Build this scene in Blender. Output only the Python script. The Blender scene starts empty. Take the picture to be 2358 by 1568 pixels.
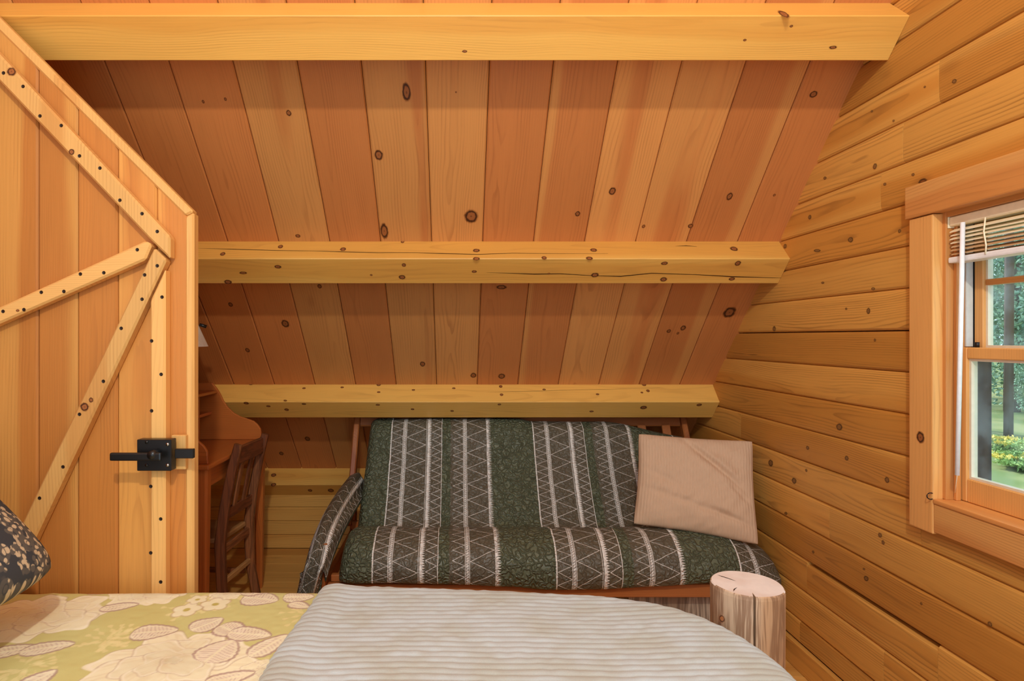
import bpy, bmesh, math, random
import numpy as np
from mathutils import Vector, Matrix

random.seed(7)
sc = bpy.context.scene
COL = sc.collection

# ------------------------------------------------------------------ camera
F, CX, CY, CAMZ = 1383.0, 1050.0, 777.0, 1.45      # focal length, principal point (px), eye height
cam_d = bpy.data.cameras.new('camera')
cam_d.sensor_width = 36.0
cam_d.lens = F / 2358.0 * 36.0
cam_d.shift_x = (1179.0 - CX) / 2358.0
cam_d.shift_y = -(784.0 - CY) / 2358.0
cam_d.clip_start = 0.02
cam_d.clip_end = 300
cam = bpy.data.objects.new('camera', cam_d)
cam.location = (0, 0, CAMZ)
cam.rotation_euler = (math.radians(90), 0, 0)
COL.objects.link(cam)
sc.camera = cam

# ------------------------------------------------------------------ light
wd = bpy.data.worlds.new('sky'); sc.world = wd; wd.use_nodes = True
bg = wd.node_tree.nodes['Background']
bg.inputs[0].default_value = (0.62, 0.82, 1.0, 1)
bg.inputs[1].default_value = 2.85

sun_d = bpy.data.lights.new('sun', 'SUN'); sun_d.energy = 7.0; sun_d.angle = 0.02
sun_d.color = (1.0, 0.95, 0.86)
sun = bpy.data.objects.new('sun', sun_d)
sun.rotation_euler = Vector((0.35, -1.0, -0.95)).to_track_quat('-Z', 'Y').to_euler()
COL.objects.link(sun)

lamp_d = bpy.data.lights.new('pendant_bulb', 'POINT'); lamp_d.energy = 250; lamp_d.shadow_soft_size = 0.05
lamp_d.color = (1.0, 0.92, 0.76)
lamp = bpy.data.objects.new('pendant_bulb', lamp_d)
lamp.location = (0.05, -0.60, CAMZ + 1.72)
COL.objects.link(lamp)

sc.view_settings.view_transform = 'Standard'
sc.view_settings.look = 'None'
sc.view_settings.gamma = 1.0
sc.view_settings.use_curve_mapping = False
sc.view_settings.exposure = -0.45

# ------------------------------------------------------------------ node helpers
def lin(r, g, b):
    f = lambda c: (c / 12.92 if c <= 0.04045 else ((c + 0.055) / 1.055) ** 2.4)
    return (f(r / 255), f(g / 255), f(b / 255), 1)

class G:
    def __init__(s, name):
        s.mat = bpy.data.materials.new(name); s.mat.use_nodes = True
        s.nt = s.mat.node_tree; s.nt.nodes.clear()
        s.out = s.nt.nodes.new('ShaderNodeOutputMaterial')
    def n(s, t): return s.nt.nodes.new(t)
    def set(s, sock, v):
        if isinstance(v, bpy.types.NodeSocket): s.nt.links.new(v, sock)
        elif sock.type == 'VECTOR' and len(v) == 4: sock.default_value = v[:3]
        else: sock.default_value = v
    def m(s, op, a, b=None, c=None):
        k = s.n('ShaderNodeMath'); k.operation = op
        for i, v in enumerate((a, b, c)):
            if v is not None: s.set(k.inputs[i], v)
        return k.outputs[0]
    def add(s, a, b): return s.m('ADD', a, b)
    def sub(s, a, b): return s.m('SUBTRACT', a, b)
    def mul(s, a, b): return s.m('MULTIPLY', a, b)
    def mx(s, a, b): return s.m('MAXIMUM', a, b)
    def mn(s, a, b): return s.m('MINIMUM', a, b)
    def frac(s, a): return s.m('FRACT', a)
    def ss(s, a, lo, hi):            # smoothstep, lo may exceed hi
        k = s.n('ShaderNodeMapRange'); k.interpolation_type = 'SMOOTHSTEP'
        s.set(k.inputs[0], a); k.inputs[1].default_value = lo; k.inputs[2].default_value = hi
        k.inputs[3].default_value = 0; k.inputs[4].default_value = 1
        if lo > hi:
            k.inputs[1].default_value = hi; k.inputs[2].default_value = lo
            k.inputs[3].default_value = 1; k.inputs[4].default_value = 0
        return k.outputs[0]
    def near(s, a, c, w, soft=0.3):  # 1 where |a-c|<w
        return s.ss(s.m('ABSOLUTE', s.sub(a, c)), w * (1 + soft), w * (1 - soft))
    def mix(s, f, a, b):
        k = s.n('ShaderNodeMix'); k.data_type = 'RGBA'
        s.set(k.inputs[0], f); s.set(k.inputs[6], a); s.set(k.inputs[7], b)
        return k.outputs[2]
    def mulc(s, a, v):               # colour times scalar
        k = s.n('ShaderNodeVectorMath'); k.operation = 'SCALE'
        s.set(k.inputs[0], a); s.set(k.inputs[3], v)
        return k.outputs[0]
    def vec(s, x, y, z):
        k = s.n('ShaderNodeCombineXYZ')
        for i, v in enumerate((x, y, z)): s.set(k.inputs[i], v)
        return k.outputs[0]
    def noise(s, v, scale=1.0, detail=2.0, rough=0.5):
        k = s.n('ShaderNodeTexNoise'); s.set(k.inputs['Vector'], v)
        k.inputs['Scale'].default_value = scale; k.inputs['Detail'].default_value = detail
        k.inputs['Roughness'].default_value = rough
        return k.outputs[0]
    def xyz(s, v):
        k = s.n('ShaderNodeSeparateXYZ'); s.set(k.inputs[0], v)
        return k.outputs[0], k.outputs[1], k.outputs[2]
    def obj(s): return s.n('ShaderNodeTexCoord').outputs['Object']
    def uv(s): return s.n('ShaderNodeTexCoord').outputs['UV']
    def rnd(s): return s.n('ShaderNodeObjectInfo').outputs['Random']
    def bsdf(s, col, rough=0.5, bump=None, bstr=0.3, bdist=0.002, spec=0.4, **kw):
        p = s.n('ShaderNodeBsdfPrincipled')
        s.set(p.inputs['Base Color'], col); s.set(p.inputs['Roughness'], rough)
        p.inputs['Specular IOR Level'].default_value = spec
        for k_, v in kw.items(): s.set(p.inputs[k_], v)
        if bump is not None:
            b = s.n('ShaderNodeBump'); b.inputs['Strength'].default_value = bstr
            b.inputs['Distance'].default_value = bdist
            s.set(b.inputs['Height'], bump); s.nt.links.new(b.outputs[0], p.inputs['Normal'])
        s.nt.links.new(p.outputs[0], s.out.inputs[0])
        return p

def plain(name, col, rough=0.5, spec=0.4, **kw):
    g = G(name)
    nz = g.noise(g.obj(), 60.0, 2.0)
    g.bsdf(g.mulc(col, g.add(0.9, g.mul(nz, 0.2))), rough, spec=spec, **kw)
    return g.mat

_wood = {}
WOODS = {   # sapwood, heartwood, line colour, heart amount, knots, roughness
    'ceiling': (lin(214, 146, 80), lin(200, 124, 66), lin(142, 76, 38), 0.95, 0.05, 0.40),
    'beam':    (lin(233, 177, 86), lin(225, 162, 73), lin(180, 118, 52), 0.35, 0.06, 0.45),
    'wall':    (lin(218, 160, 78), lin(203, 140, 61), lin(120, 72, 30), 0.45, 0.10, 0.42),
    'door':    (lin(214, 150, 74), lin(196, 124, 55), lin(150, 88, 40), 0.50, 0.03, 0.45),
    'batten':  (lin(226, 172, 100), lin(214, 154, 84), lin(170, 112, 56), 0.30, 0.02, 0.45),
    'floor':   (lin(228, 172, 90), lin(218, 156, 76), lin(156, 98, 44), 0.40, 0.12, 0.36),
    'trim':    (lin(222, 162, 92), lin(210, 142, 76), lin(164, 100, 50), 0.45, 0.03, 0.40),
    'desk':    (lin(184, 104, 46), lin(164, 86, 36), lin(100, 46, 18), 0.50, 0.10, 0.36),
    'chair':   (lin(156, 98, 58), lin(122, 68, 38), lin(64, 34, 20), 0.50, 0.10, 0.50),
    'seat':    (lin(184, 138, 86), lin(160, 108, 62), lin(100, 60, 32), 0.50, 0.10, 0.50),
    'futon':   (lin(172, 100, 50), lin(150, 80, 40), lin(100, 50, 24), 0.50, 0.02, 0.40),
    'log':     (lin(206, 178, 148), lin(190, 150, 112), lin(128, 90, 62), 0.50, 0.0, 0.60),
    'box':     (lin(176, 156, 134), lin(146, 122, 100), lin(92, 72, 58), 0.50, 0.00, 0.60),
    'slat':    (lin(226, 196, 156), lin(206, 168, 122), lin(168, 126, 84), 0.40, 0.00, 0.45),
}
def wood(kind, axis='X'):
    key = (kind, axis)
    if key in _wood: return _wood[key]
    sap, hrt, line, heart, knots, rough = WOODS[kind]
    g = G('wood_%s_%s' % (kind, axis.lower()))
    x, y, z = g.xyz(g.obj())
    gx, a, b = {'X': (x, y, z), 'Y': (y, z, x), 'Z': (z, x, y)}[axis]
    r = g.rnd(); r2 = g.frac(g.mul(r, 7.77)); r3 = g.frac(g.mul(r, 31.3))
    gx = g.add(gx, g.mul(r, 37.0))
    nz = g.noise(g.vec(g.mul(gx, 1.1), g.mul(a, 7.0), g.add(g.mul(b, 7.0), g.mul(r, 9.0))), 1.0, 3.0)
    # wandering pith
    wa = g.sub(g.noise(g.vec(g.mul(gx, 0.75), r, 0.3), 1.0, 2.0), 0.5)
    wb = g.sub(g.noise(g.vec(g.mul(gx, 0.6), r, 7.3), 1.0, 2.0), 0.5)
    ctr_ = {'ceiling': .118, 'beam': .07, 'wall': .07, 'floor': .07}.get(kind, 0.0)
    pa = g.add(g.sub(a, ctr_), g.add(g.mul(wa, 0.12), g.mul(g.sub(r2, 0.5), 0.17)))
    r4 = g.frac(g.mul(r, 57.9))
    pb = g.add(b, g.add(g.mul(wb, 0.10), g.add(0.02, g.mul(r3, 0.08))))
    rad = g.m('SQRT', g.add(g.mul(pa, pa), g.mul(pb, pb)))
    n2 = g.noise(g.vec(g.mul(gx, 2.6), g.mul(a, 16.0), g.add(g.mul(b, 16.0), g.mul(r, 3.0))), 1.0, 3.0)
    rad = g.add(rad, g.add(g.mul(g.sub(nz, 0.5), 0.040), g.mul(g.sub(n2, 0.5), 0.010)))
    ring = g.frac(g.mul(rad, g.add(80.0, g.mul(r2, 60.0))))
    late = g.mul(g.ss(ring, 0.45, 0.92), g.ss(ring, 1.0, 0.93))
    fine = g.noise(g.vec(g.mul(gx, 5.0), g.mul(a, 260.0), g.mul(b, 260.0)), 1.0, 2.0)
    hz = g.noise(g.vec(g.mul(gx, 0.55), g.mul(a, 9.0), g.add(g.mul(b, 9.0), g.mul(r, 5.0))), 1.0, 1.0)
    hm = g.ss(g.sub(g.add(rad, g.mul(g.sub(hz, 0.5), 0.10)), g.add(0.02, g.mul(r4, 0.12 * heart * 2))), 0.016, -0.016)
    col = g.mix(hm, sap, hrt)
    col = g.mix(g.mul(late, g.mul(g.ss(n2, 0.30, 0.75), 0.55 if kind == 'wall' else 0.36)), col, line)
    if kind in ('wall', 'log', 'box', 'chair'):
        amt = {'wall': 0.30, 'log': 0.75, 'box': 0.7, 'chair': 0.5}[kind]
        wv0 = g.add(g.mul(a, 26.0), g.mul(nz, 3.0))
        st = g.noise(g.vec(g.mul(gx, 1.6), wv0, g.add(g.mul(b, 26.0), g.mul(r, 21.0))), 1.0, 4.0, 0.6)
        pt = g.noise(g.vec(g.mul(gx, 0.9), g.mul(a, 3.0), g.add(g.mul(b, 3.0), g.mul(r, 11.0))), 1.0, 2.0)
        m_ = g.ss(st, 0.50, 0.72) if kind == 'wall' else g.near(g.frac(g.mul(st, 5.0)), 0.5, 0.22, 0.9)
        pm = g.ss(pt, 0.45, 0.65) if kind == 'wall' else 1.0
        col = g.mix(g.mul(g.mul(m_, amt), pm), col, line if kind != 'wall' else lin(134, 92, 46))
    tone = g.add(0.80, g.add(g.mul(r3, 0.20), g.add(g.mul(fine, 0.16), g.mul(nz, 0.18))))
    col = g.mulc(col, g.sub(tone, 0.07))
    if knots > 0:
        v = g.n('ShaderNodeTexVoronoi')
        wv = g.vec(g.mul(gx, 3.6), g.mul(a, 9.0), g.add(g.mul(b, 9.0), g.mul(r, 13.0)))
        g.set(v.inputs['Vector'], wv); v.inputs['Scale'].default_value = 1.0
        cr, cg, cb = g.xyz(v.outputs['Color'])
        on = g.m('LESS_THAN', cr, knots)
        d = g.add(v.outputs['Distance'], g.mul(g.sub(fine, 0.5), 0.05))
        size = g.add(0.035, g.mul(cg, 0.06))
        q = g.m('DIVIDE', d, size)
        halo = g.mul(on, g.ss(q, 3.2, 0.9)); core = g.mul(on, g.ss(q, 1.15, 0.8)); rim = g.mul(on, g.near(q, 0.95, 0.22, 0.6))
        col = g.mix(g.mul(halo, 0.35), col, line)
        col = g.mix(g.mul(core, 0.75), col, lin(120, 66, 34))
        col = g.mix(g.mul(rim, 0.8), col, lin(52, 26, 14))
    g.bsdf(col, g.add(rough - 0.05, g.mul(fine, 0.12)), g.add(g.mul(late, -0.5), fine), 0.12, 0.001, 0.45)
    _wood[key] = g.mat
    return g.mat

# ------------------------------------------------------------------ object helpers
WM = {}
def place(o, M, parent=None):
    if isinstance(M, (tuple, list, Vector)): M = Matrix.Translation(Vector(M))
    o.parent = parent
    if parent is not None:
        o.matrix_parent_inverse = WM[parent].inverted()
    o.matrix_basis = M
    WM[o] = M.copy()
    COL.objects.link(o)
    return o

def tag(o, label=None, cat=None, group=None, kind=None):
    if label: o['label'] = label
    if cat: o['category'] = cat
    if group: o['group'] = group
    if kind: o['kind'] = kind
    return o

def thing(name, loc, label=None, cat=None, group=None, kind=None):
    o = bpy.data.objects.new(name, None); o.empty_display_size = 0.05
    place(o, loc)
    return tag(o, label, cat, group, kind)

def mesh_obj(name, verts, faces, mat, parent=None, smooth=False, keep=False):
    """world-space verts; the origin goes to the bottom centre of the piece"""
    V = np.array(verts, dtype=np.float64)
    org = Vector((0, 0, 0)) if keep else Vector(((V[:, 0].min() + V[:, 0].max()) / 2, (V[:, 1].min() + V[:, 1].max()) / 2, V[:, 2].min()))
    V = V - np.array(org)
    me = bpy.data.meshes.new(name)
    me.from_pydata([tuple(v) for v in V], [], [tuple(f) for f in faces])
    me.materials.append(mat)
    if smooth: me.polygons.foreach_set('use_smooth', [True] * len(me.polygons))
    me.update()
    o = bpy.data.objects.new(name, me)
    place(o, org, parent)
    return o

def bm_obj(name, bm, mat, parent=None, smooth=False):
    bmesh.ops.recalc_face_normals(bm, faces=bm.faces)
    vs = [tuple(v.co) for v in bm.verts]; bm.verts.index_update()
    fs = [[v.index for v in f.verts] for f in bm.faces]
    bm.free()
    return mesh_obj(name, vs, fs, mat, parent, smooth)

def bm_box(bm, x0, x1, y0, y1, z0, z1, bevel=0.0, seg=1):
    r = bmesh.ops.create_cube(bm, size=1.0)
    for v in r['verts']:
        v.co = Vector((x0 + (v.co.x + .5) * (x1 - x0), y0 + (v.co.y + .5) * (y1 - y0), z0 + (v.co.z + .5) * (z1 - z0)))
    if bevel > 0:
        es = list({e for v in r['verts'] for e in v.link_edges})
        bmesh.ops.bevel(bm, geom=es, offset=bevel, segments=seg, affect='EDGES', profile=0.6)

def box(name, x0, x1, y0, y1, z0, z1, mat, parent=None, bevel=0.003, seg=1):
    bm = bmesh.new(); bm_box(bm, x0, x1, y0, y1, z0, z1, bevel, seg)
    return bm_obj(name, bm, mat, parent)

def extrude_poly(name, pts, direction, mat, parent=None, bevel=0.003):
    """polygon of 3D points pushed along a direction vector"""
    bm = bmesh.new(); d = Vector(direction)
    a = [bm.verts.new(Vector(p)) for p in pts]
    f = bm.faces.new(a)
    r = bmesh.ops.extrude_face_region(bm, geom=[f])
    for g_ in r['geom']:
        if isinstance(g_, bmesh.types.BMVert): g_.co += d
    if bevel > 0: bmesh.ops.bevel(bm, geom=list(bm.edges), offset=bevel, segments=1, affect='EDGES')
    return bm_obj(name, bm, mat, parent)

def bm_sweep(bm, pts, w, d, up=(0, 0, 1), scale=None):
    """rectangular section w (side) x d (up) along a polyline"""
    pts = [Vector(p) for p in pts]; up = Vector(up); rings = []
    for i, p in enumerate(pts):
        t = (pts[min(i + 1, len(pts) - 1)] - pts[max(i - 1, 0)]).normalized()
        s = t.cross(up).normalized(); u = s.cross(t).normalized()
        k = scale[i] if scale else 1.0
        c = 0.18 * min(w, d)
        rg = []
        for sx, sy in ((-1, -1), (1, -1), (1, 1), (-1, 1)):
            pass
        prof = [(-w/2 + c, -d/2), (w/2 - c, -d/2), (w/2, -d/2 + c), (w/2, d/2 - c), (w/2 - c, d/2), (-w/2 + c, d/2), (-w/2, d/2 - c), (-w/2, -d/2 + c)]
        for px_, py_ in prof: rg.append(bm.verts.new(p + s * px_ * k + u * py_ * k))
        rings.append(rg)
    n = len(rings[0])
    for i in range(len(rings) - 1):
        for j in range(n):
            bm.faces.new((rings[i][j], rings[i][(j + 1) % n], rings[i + 1][(j + 1) % n], rings[i + 1][j]))
    bm.faces.new(rings[0][::-1]); bm.faces.new(rings[-1])

def sweep(name, pts, w, d, mat, parent=None, up=(0, 0, 1), scale=None):
    bm = bmesh.new(); bm_sweep(bm, pts, w, d, up, scale)
    return bm_obj(name, bm, mat, parent)

def tube(name, pts, r, mat, parent=None, n=10, rr=None, smooth=True):
    pts = [Vector(p) for p in pts]; bm = bmesh.new(); rings = []
    for i, p in enumerate(pts):
        t = (pts[min(i + 1, len(pts) - 1)] - pts[max(i - 1, 0)]).normalized()
        h = Vector((0, 0, 1)) if abs(t.z) < 0.9 else Vector((1, 0, 0))
        s = t.cross(h).normalized(); u = s.cross(t)
        q = rr[i] if rr else r
        rings.append([bm.verts.new(p + (s * math.cos(6.28318 * j / n) + u * math.sin(6.28318 * j / n)) * q) for j in range(n)])
    for i in range(len(rings) - 1):
        for j in range(n):
            bm.faces.new((rings[i][j], rings[i][(j + 1) % n], rings[i + 1][(j + 1) % n], rings[i + 1][j]))
    bm.faces.new(rings[0][::-1]); bm.faces.new(rings[-1])
    return bm_obj(name, bm, mat, parent, smooth)

def grid_obj(name, P, mat, parent=None, uv=None, col=None, close_v=False, smooth=True):
    """P: (nu,nv,3) world positions"""
    nu, nv, _ = P.shape
    V = P.reshape(-1, 3)
    org = np.array([(V[:, 0].min() + V[:, 0].max()) / 2, (V[:, 1].min() + V[:, 1].max()) / 2, V[:, 2].min()])
    idx = np.arange(nu * nv).reshape(nu, nv)
    if close_v: idx = np.concatenate([idx, idx[:, :1]], 1)
    q = np.stack([idx[:-1, :-1], idx[1:, :-1], idx[1:, 1:], idx[:-1, 1:]], -1).reshape(-1, 4)
    me = bpy.data.meshes.new(name)
    me.vertices.add(len(V)); me.vertices.foreach_set('co', (V - org).astype(np.float32).ravel())
    me.loops.add(q.size); me.loops.foreach_set('vertex_index', q.astype(np.int32).ravel())
    me.polygons.add(len(q))
    me.polygons.foreach_set('loop_start', np.arange(0, q.size, 4, dtype=np.int32))
    me.polygons.foreach_set('loop_total', np.full(len(q), 4, dtype=np.int32))
    if smooth: me.polygons.foreach_set('use_smooth', np.ones(len(q), dtype=bool))
    me.update(calc_edges=True)
    if uv is not None:
        l = me.uv_layers.new(name='UVMap')
        l.data.foreach_set('uv', uv.reshape(-1, 2)[q.ravel()].astype(np.float32).ravel())
    if col is not None:
        ca = me.color_attributes.new('print', 'FLOAT_COLOR', 'POINT')
        c4 = np.ones((len(V), 4), np.float32); c4[:, :3] = col.reshape(-1, 3)
        ca.data.foreach_set('color', c4.ravel())
    me.materials.append(mat); me.validate()
    o = bpy.data.objects.new(name, me)
    place(o, tuple(org), parent)
    return o

_rg = np.random.RandomState(3)
_tab = _rg.rand(256, 256)
def vnoise(x, y, seed=0):
    x = np.asarray(x, float) + seed * 17.3; y = np.asarray(y, float) + seed * 5.1
    xi = np.floor(x).astype(int); yi = np.floor(y).astype(int)
    fx = x - xi; fy = y - yi
    fx = fx * fx * (3 - 2 * fx); fy = fy * fy * (3 - 2 * fy)
    t = lambda a, b: _tab[a % 256, b % 256]
    return (t(xi, yi) * (1 - fx) + t(xi + 1, yi) * fx) * (1 - fy) + (t(xi, yi + 1) * (1 - fx) + t(xi + 1, yi + 1) * fx) * fy

# a photo pixel is only a direction: cut it with the plane the thing lies on
def ray(x, y): return Vector(((x - CX) / F, 1.0, (CY - y) / F))
EYE = Vector((0, 0, CAMZ))
def hit(x, y, p, n):
    d = ray(x, y); n = Vector(n)
    return EYE + d * ((Vector(p) - EYE).dot(n) / d.dot(n))
def at(x, y, Y): return EYE + ray(x, y) * Y

S2 = math.sqrt(0.5)
ROOF = 3.23 + CAMZ                     # roof plane: Z + Y = ROOF
ROOF_P, ROOF_N = (0, ROOF, 0), (0, -S2, -S2)
WX = 1.5                               # right wall face
LX = -1.76                             # left wall face
KY = 4.13                              # knee wall face

# knots and checks in the wood
def knot_mat(name, ring_c, mid_c, pith_c, halo_c, alpha):
    gk = G(name)
    kx, ky, kz = gk.xyz(gk.obj())
    kn = gk.noise(gk.vec(kx, ky, gk.mul(gk.rnd(), 40.0)), 2.2, 2.0)
    kr = gk.add(gk.m('SQRT', gk.add(gk.mul(kx, kx), gk.mul(ky, ky))), gk.mul(gk.sub(kn, 0.5), 0.34))
    kc = gk.mix(gk.ss(kr, 0.60, 0.44), ring_c, mid_c)
    kc = gk.mix(gk.mul(gk.ss(kr, 0.16, 0.05), 0.7), kc, pith_c)
    kc = gk.mix(gk.ss(kr, 0.70, 0.82), kc, halo_c)
    kp = gk.bsdf(kc, 0.45)
    gk.set(kp.inputs['Alpha'], gk.mul(gk.ss(kr, 1.0, 0.66), alpha))
    return gk.mat
KNOT = knot_mat('knot', lin(70, 34, 16), lin(164, 98, 52), lin(96, 50, 24), lin(150, 88, 44), 0.88)
KNOT_W = knot_mat('knot_grey', lin(88, 58, 32), lin(150, 106, 58), lin(70, 46, 28), lin(156, 106, 52), 0.80)
km = bpy.data.meshes.new('knot')
_n = 20
km.from_pydata([(0, 0, 0)] + [(math.cos(i * 2 * math.pi / _n), math.sin(i * 2 * math.pi / _n), 0) for i in range(_n)], [],
               [(0, 1 + i, 1 + (i + 1) % _n) for i in range(_n)])
km.materials.append(KNOT)
kmw = km.copy(); kmw.materials.clear(); kmw.materials.append(KNOT_W)
def knot(parent, px, py, rx, ry, plane_p, plane_n, lift=0.0008, me=None):
    n = Vector(plane_n).normalized()
    c = hit(px, py, plane_p, n)
    u = hit(px + rx * 1.15, py, plane_p, n) - c
    v = hit(px, py + ry * 1.15, plane_p, n) - c
    lu = u.length; un = u.normalized(); vn = n.cross(un); lv = max(abs(v.dot(vn)), 0.002)
    M = Matrix(((un.x * lu, vn.x * lv, n.x, 0), (un.y * lu, vn.y * lv, n.y, 0), (un.z * lu, vn.z * lv, n.z, 0), (0, 0, 0, 1)))
    M.translation = c + n * lift
    o = bpy.data.objects.new('knot', me or km)
    return place(o, M, parent)

CRACK = plain('wood_check', lin(58, 32, 16), 0.8, 0.1)
def crack(parent, pts, w, plane_p, plane_n):
    n = Vector(plane_n).normalized(); P = [hit(x, y, plane_p, n) for x, y in pts]
    vs, fs = [], []
    for i, p in enumerate(P):
        t = (P[min(i + 1, len(P) - 1)] - P[max(i - 1, 0)]).normalized(); s = n.cross(t)
        k = w * (0.25 if i in (0, len(P) - 1) else 1.0) * (0.6 + 0.8 * ((i * 37) % 10) / 10)
        vs += [p + s * k / 2 + n * 0.0007, p - s * k / 2 + n * 0.0007]
    for i in range(len(P) - 1): fs.append((2*i, 2*i+1, 2*i+3, 2*i+2))
    return mesh_obj('crack', vs, fs, CRACK, parent)

# ------------------------------------------------------------------ floor
DARK = plain('dark_gap', lin(70, 38, 18), 0.9, 0.1)
floor = box('floor', LX - 0.1, 1.75, -0.9, KY + 0.1, -0.12, -0.02, DARK, None, 0)
tag(floor, kind='structure')
FW = 0.142
def board_mesh(name, L, w, t, c, mat, gap=0.0012):
    """board along local X, width along local Y, face at local Z=0, body below"""
    p = [(gap, -t), (w - gap, -t), (w - gap, -c), (w - c - gap, 0), (c + gap, 0), (gap, -c)]
    vs = [(0, a, b) for a, b in p] + [(L, a, b) for a, b in p]
    n = len(p)
    fs = [(i, (i + 1) % n, n + (i + 1) % n, n + i) for i in range(n)] + [tuple(range(n))[::-1], tuple(range(n, 2 * n))]
    fs = [f[::-1] for f in fs]
    me = bpy.data.meshes.new(name); me.from_pydata(vs, [], fs); me.materials.append(mat)
    bm = bmesh.new(); bm.from_mesh(me); bmesh.ops.recalc_face_normals(bm, faces=bm.faces); bm.to_mesh(me); bm.free()
    return me
fm = board_mesh('floor_board', WX - LX, FW, 0.02, 0.0012, wood('floor', 'X'))
for i in range(35):
    y1 = KY - i * FW
    place(bpy.data.objects.new('floor_board', fm), (LX, y1 - FW, 0.0), floor)

# ------------------------------------------------------------------ ceiling boards
Y0R, Y1R = 0.25, 4.34
ceil_back = extrude_poly('ceiling', [(LX - 0.1, Y0R, ROOF - Y0R + 0.06), (1.75, Y0R, ROOF - Y0R + 0.06), (1.75, Y1R, ROOF - Y1R + 0.06), (LX - 0.1, Y1R, ROOF - Y1R + 0.06)],
                         (0, 0.05, 0.05), DARK, None, 0)
tag(ceil_back, kind='structure')
BW = 0.2368
CL = (Y1R - Y0R) / S2
cm = board_mesh('ceiling_board', CL, BW, 0.022, 0.005, wood('ceiling', 'X'))
cboards = []
for k in range(-7, 7):
    xl = -0.113 + BW * k
    M = Matrix(((0, 1, 0, xl), (S2, 0, -S2, Y0R), (-S2, 0, -S2, ROOF - Y0R), (0, 0, 0, 1)))
    o = bpy.data.objects.new('ceiling_board', cm)
    place(o, M, ceil_back); cboards.append((xl, o))
def cb_at(X):
    for xl, o in cboards:
        if xl <= X < xl + BW: return o
    return cboards[-1][1]
for (x, y, rx, ry) in [(936,212,10,22),(872,357,10,12),(885,532,9,18),(1085,498,16,15),(1410,440,8,9),(1330,492,6,6),(1680,452,7,9),
        (1590,520,6,5),(1482,521,4,4),(1873,217,9,8),(665,260,6,7),(686,543,6,4),(519,228,3,4),(468,234,3,4),(657,745,9,9),(531,701,5,5),
        (570,806,5,5),(736,659,5,5),(973,838,6,6),(1090,864,7,6),(1155,866,8,6),(1155,661,12,5),(1680,719,14,12),(1540,762,5,4),(1573,755,6,6),
        (1561,767,3,3),(708,1010,6,5),(648,1044,5,4),(1783,449,3,3),(1050,212,2,2)]:
    c = hit(x, y, ROOF_P, ROOF_N)
    knot(cb_at(c.x), x, y, rx, ry, ROOF_P, ROOF_N)

# ------------------------------------------------------------------ roof beams
BD, BWD = 0.13, 0.145
def beam_mesh():
    bm = bmesh.new(); bm_box(bm, 0, WX - LX + 0.001, 0, BWD, -BD, 0.004, 0.003)
    bmesh.ops.recalc_face_normals(bm, faces=bm.faces)
    me = bpy.data.meshes.new('roof_beam'); bm.to_mesh(me); bm.free(); me.materials.append(wood('beam', 'X')); return me
bmsh = beam_mesh()
beams = []
for y, lab in ((2.075, 'topmost square wooden roof beam, passing behind the slanted top of the door'), (2.785, 'square wooden roof beam with a long drying crack, second from the top'),
               (3.505, 'square wooden roof beam just above the back of the futon'), (4.130, 'low wooden beam where sloped ceiling meets the knee wall')):
    z = ROOF - y
    M = Matrix(((1, 0, 0, LX), (0, S2, S2, y), (0, -S2, S2, z), (0, 0, 0, 1)))
    o = bpy.data.objects.new('roof_beam', bmsh); place(o, M)
    tag(o, lab, 'beam', 'roof beams across the sloped ceiling')
    k = BD * S2
    p2 = (0, y - k, z - k)
    beams.append((o, p2))
UPN, LON = (0, -S2, S2), (0, -S2, -S2)
def bknots(i, up, lst):
    o, p2 = beams[i]
    for t in lst:
        x, y, rx, ry = t if len(t) == 4 else (t[0], t[1], 5, 4)
        knot(o, x, y, rx, ry, p2, UPN if up else LON)
bknots(0, 1, [(1805,33,10,9)])
bknots(0, 0, [(1918,109,9,4),(1715,92,4,3),(1070,118,6,3),(1822,60,4,3)])
bknots(1, 1, [(513,585,6,4),(646,568,6,4),(790,574,7,4),(1097,577,8,4),(1097,596,8,4),(1253,594,6,4),(1367,576,8,4),(1357,595,8,4),(1690,573,9,5),(927,557,4,3)])
bknots(1, 0, [(640,614,8,4),(560,628,9,3),(525,649,9,5),(930,610,5,4),(926,638,8,5),(1092,625,6,3),(1370,633,9,5),(1528,643,8,5),(1685,642,7,4),(1699,606,7,6),(1530,606,8,4),(855,633,3,2),(1264,630,3,2)])
bknots(2, 1, [(578,884,5,3),(872,886,5,3),(700,894,4,2),(788,892,4,2),(872,903,4,2),(952,898,4,2),(1045,894,4,2),(1153,890,4,3),(1155,909,4,3),(1253,897,4,2),(1483,886,5,3),(1492,900,4,3),(1376,908,4,2),(1478,904,3,2)])
bknots(2, 0, [(567,928,6,3),(618,935,5,2),(660,943,5,3),(657,922,4,2),(700,930,5,2),(870,932,5,2),(950,942,4,2),(1041,946,4,2),(1150,931,4,2),(1362,947,5,2),(1482,938,8,4),(1610,932,6,3)])
bknots(3, 1, [(630,1094,6,4),(630,1116,6,4)])
bknots(3, 0, [(714,1129,5,3),(762,1129,7,4)])
crack(beams[1][0], [(455,572),(540,574),(640,577),(720,578),(790,580),(870,582),(960,582),(1020,584),(1100,586),(1180,583),(1270,584),(1400,584)], 0.0035, beams[1][1], UPN)
crack(beams[1][0], [(1120,627),(1230,631),(1290,630),(1370,635),(1430,636),(1500,629),(1600,632),(1690,637),(1808,640)], 0.004, beams[1][1], LON)
crack(beams[1][0], [(1555,567),(1580,566),(1605,568)], 0.004, beams[1][1], UPN)
crack(beams[2][0], [(1120,903),(1220,901),(1320,898),(1420,896),(1520,893)], 0.0015, beams[2][1], UPN)

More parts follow.
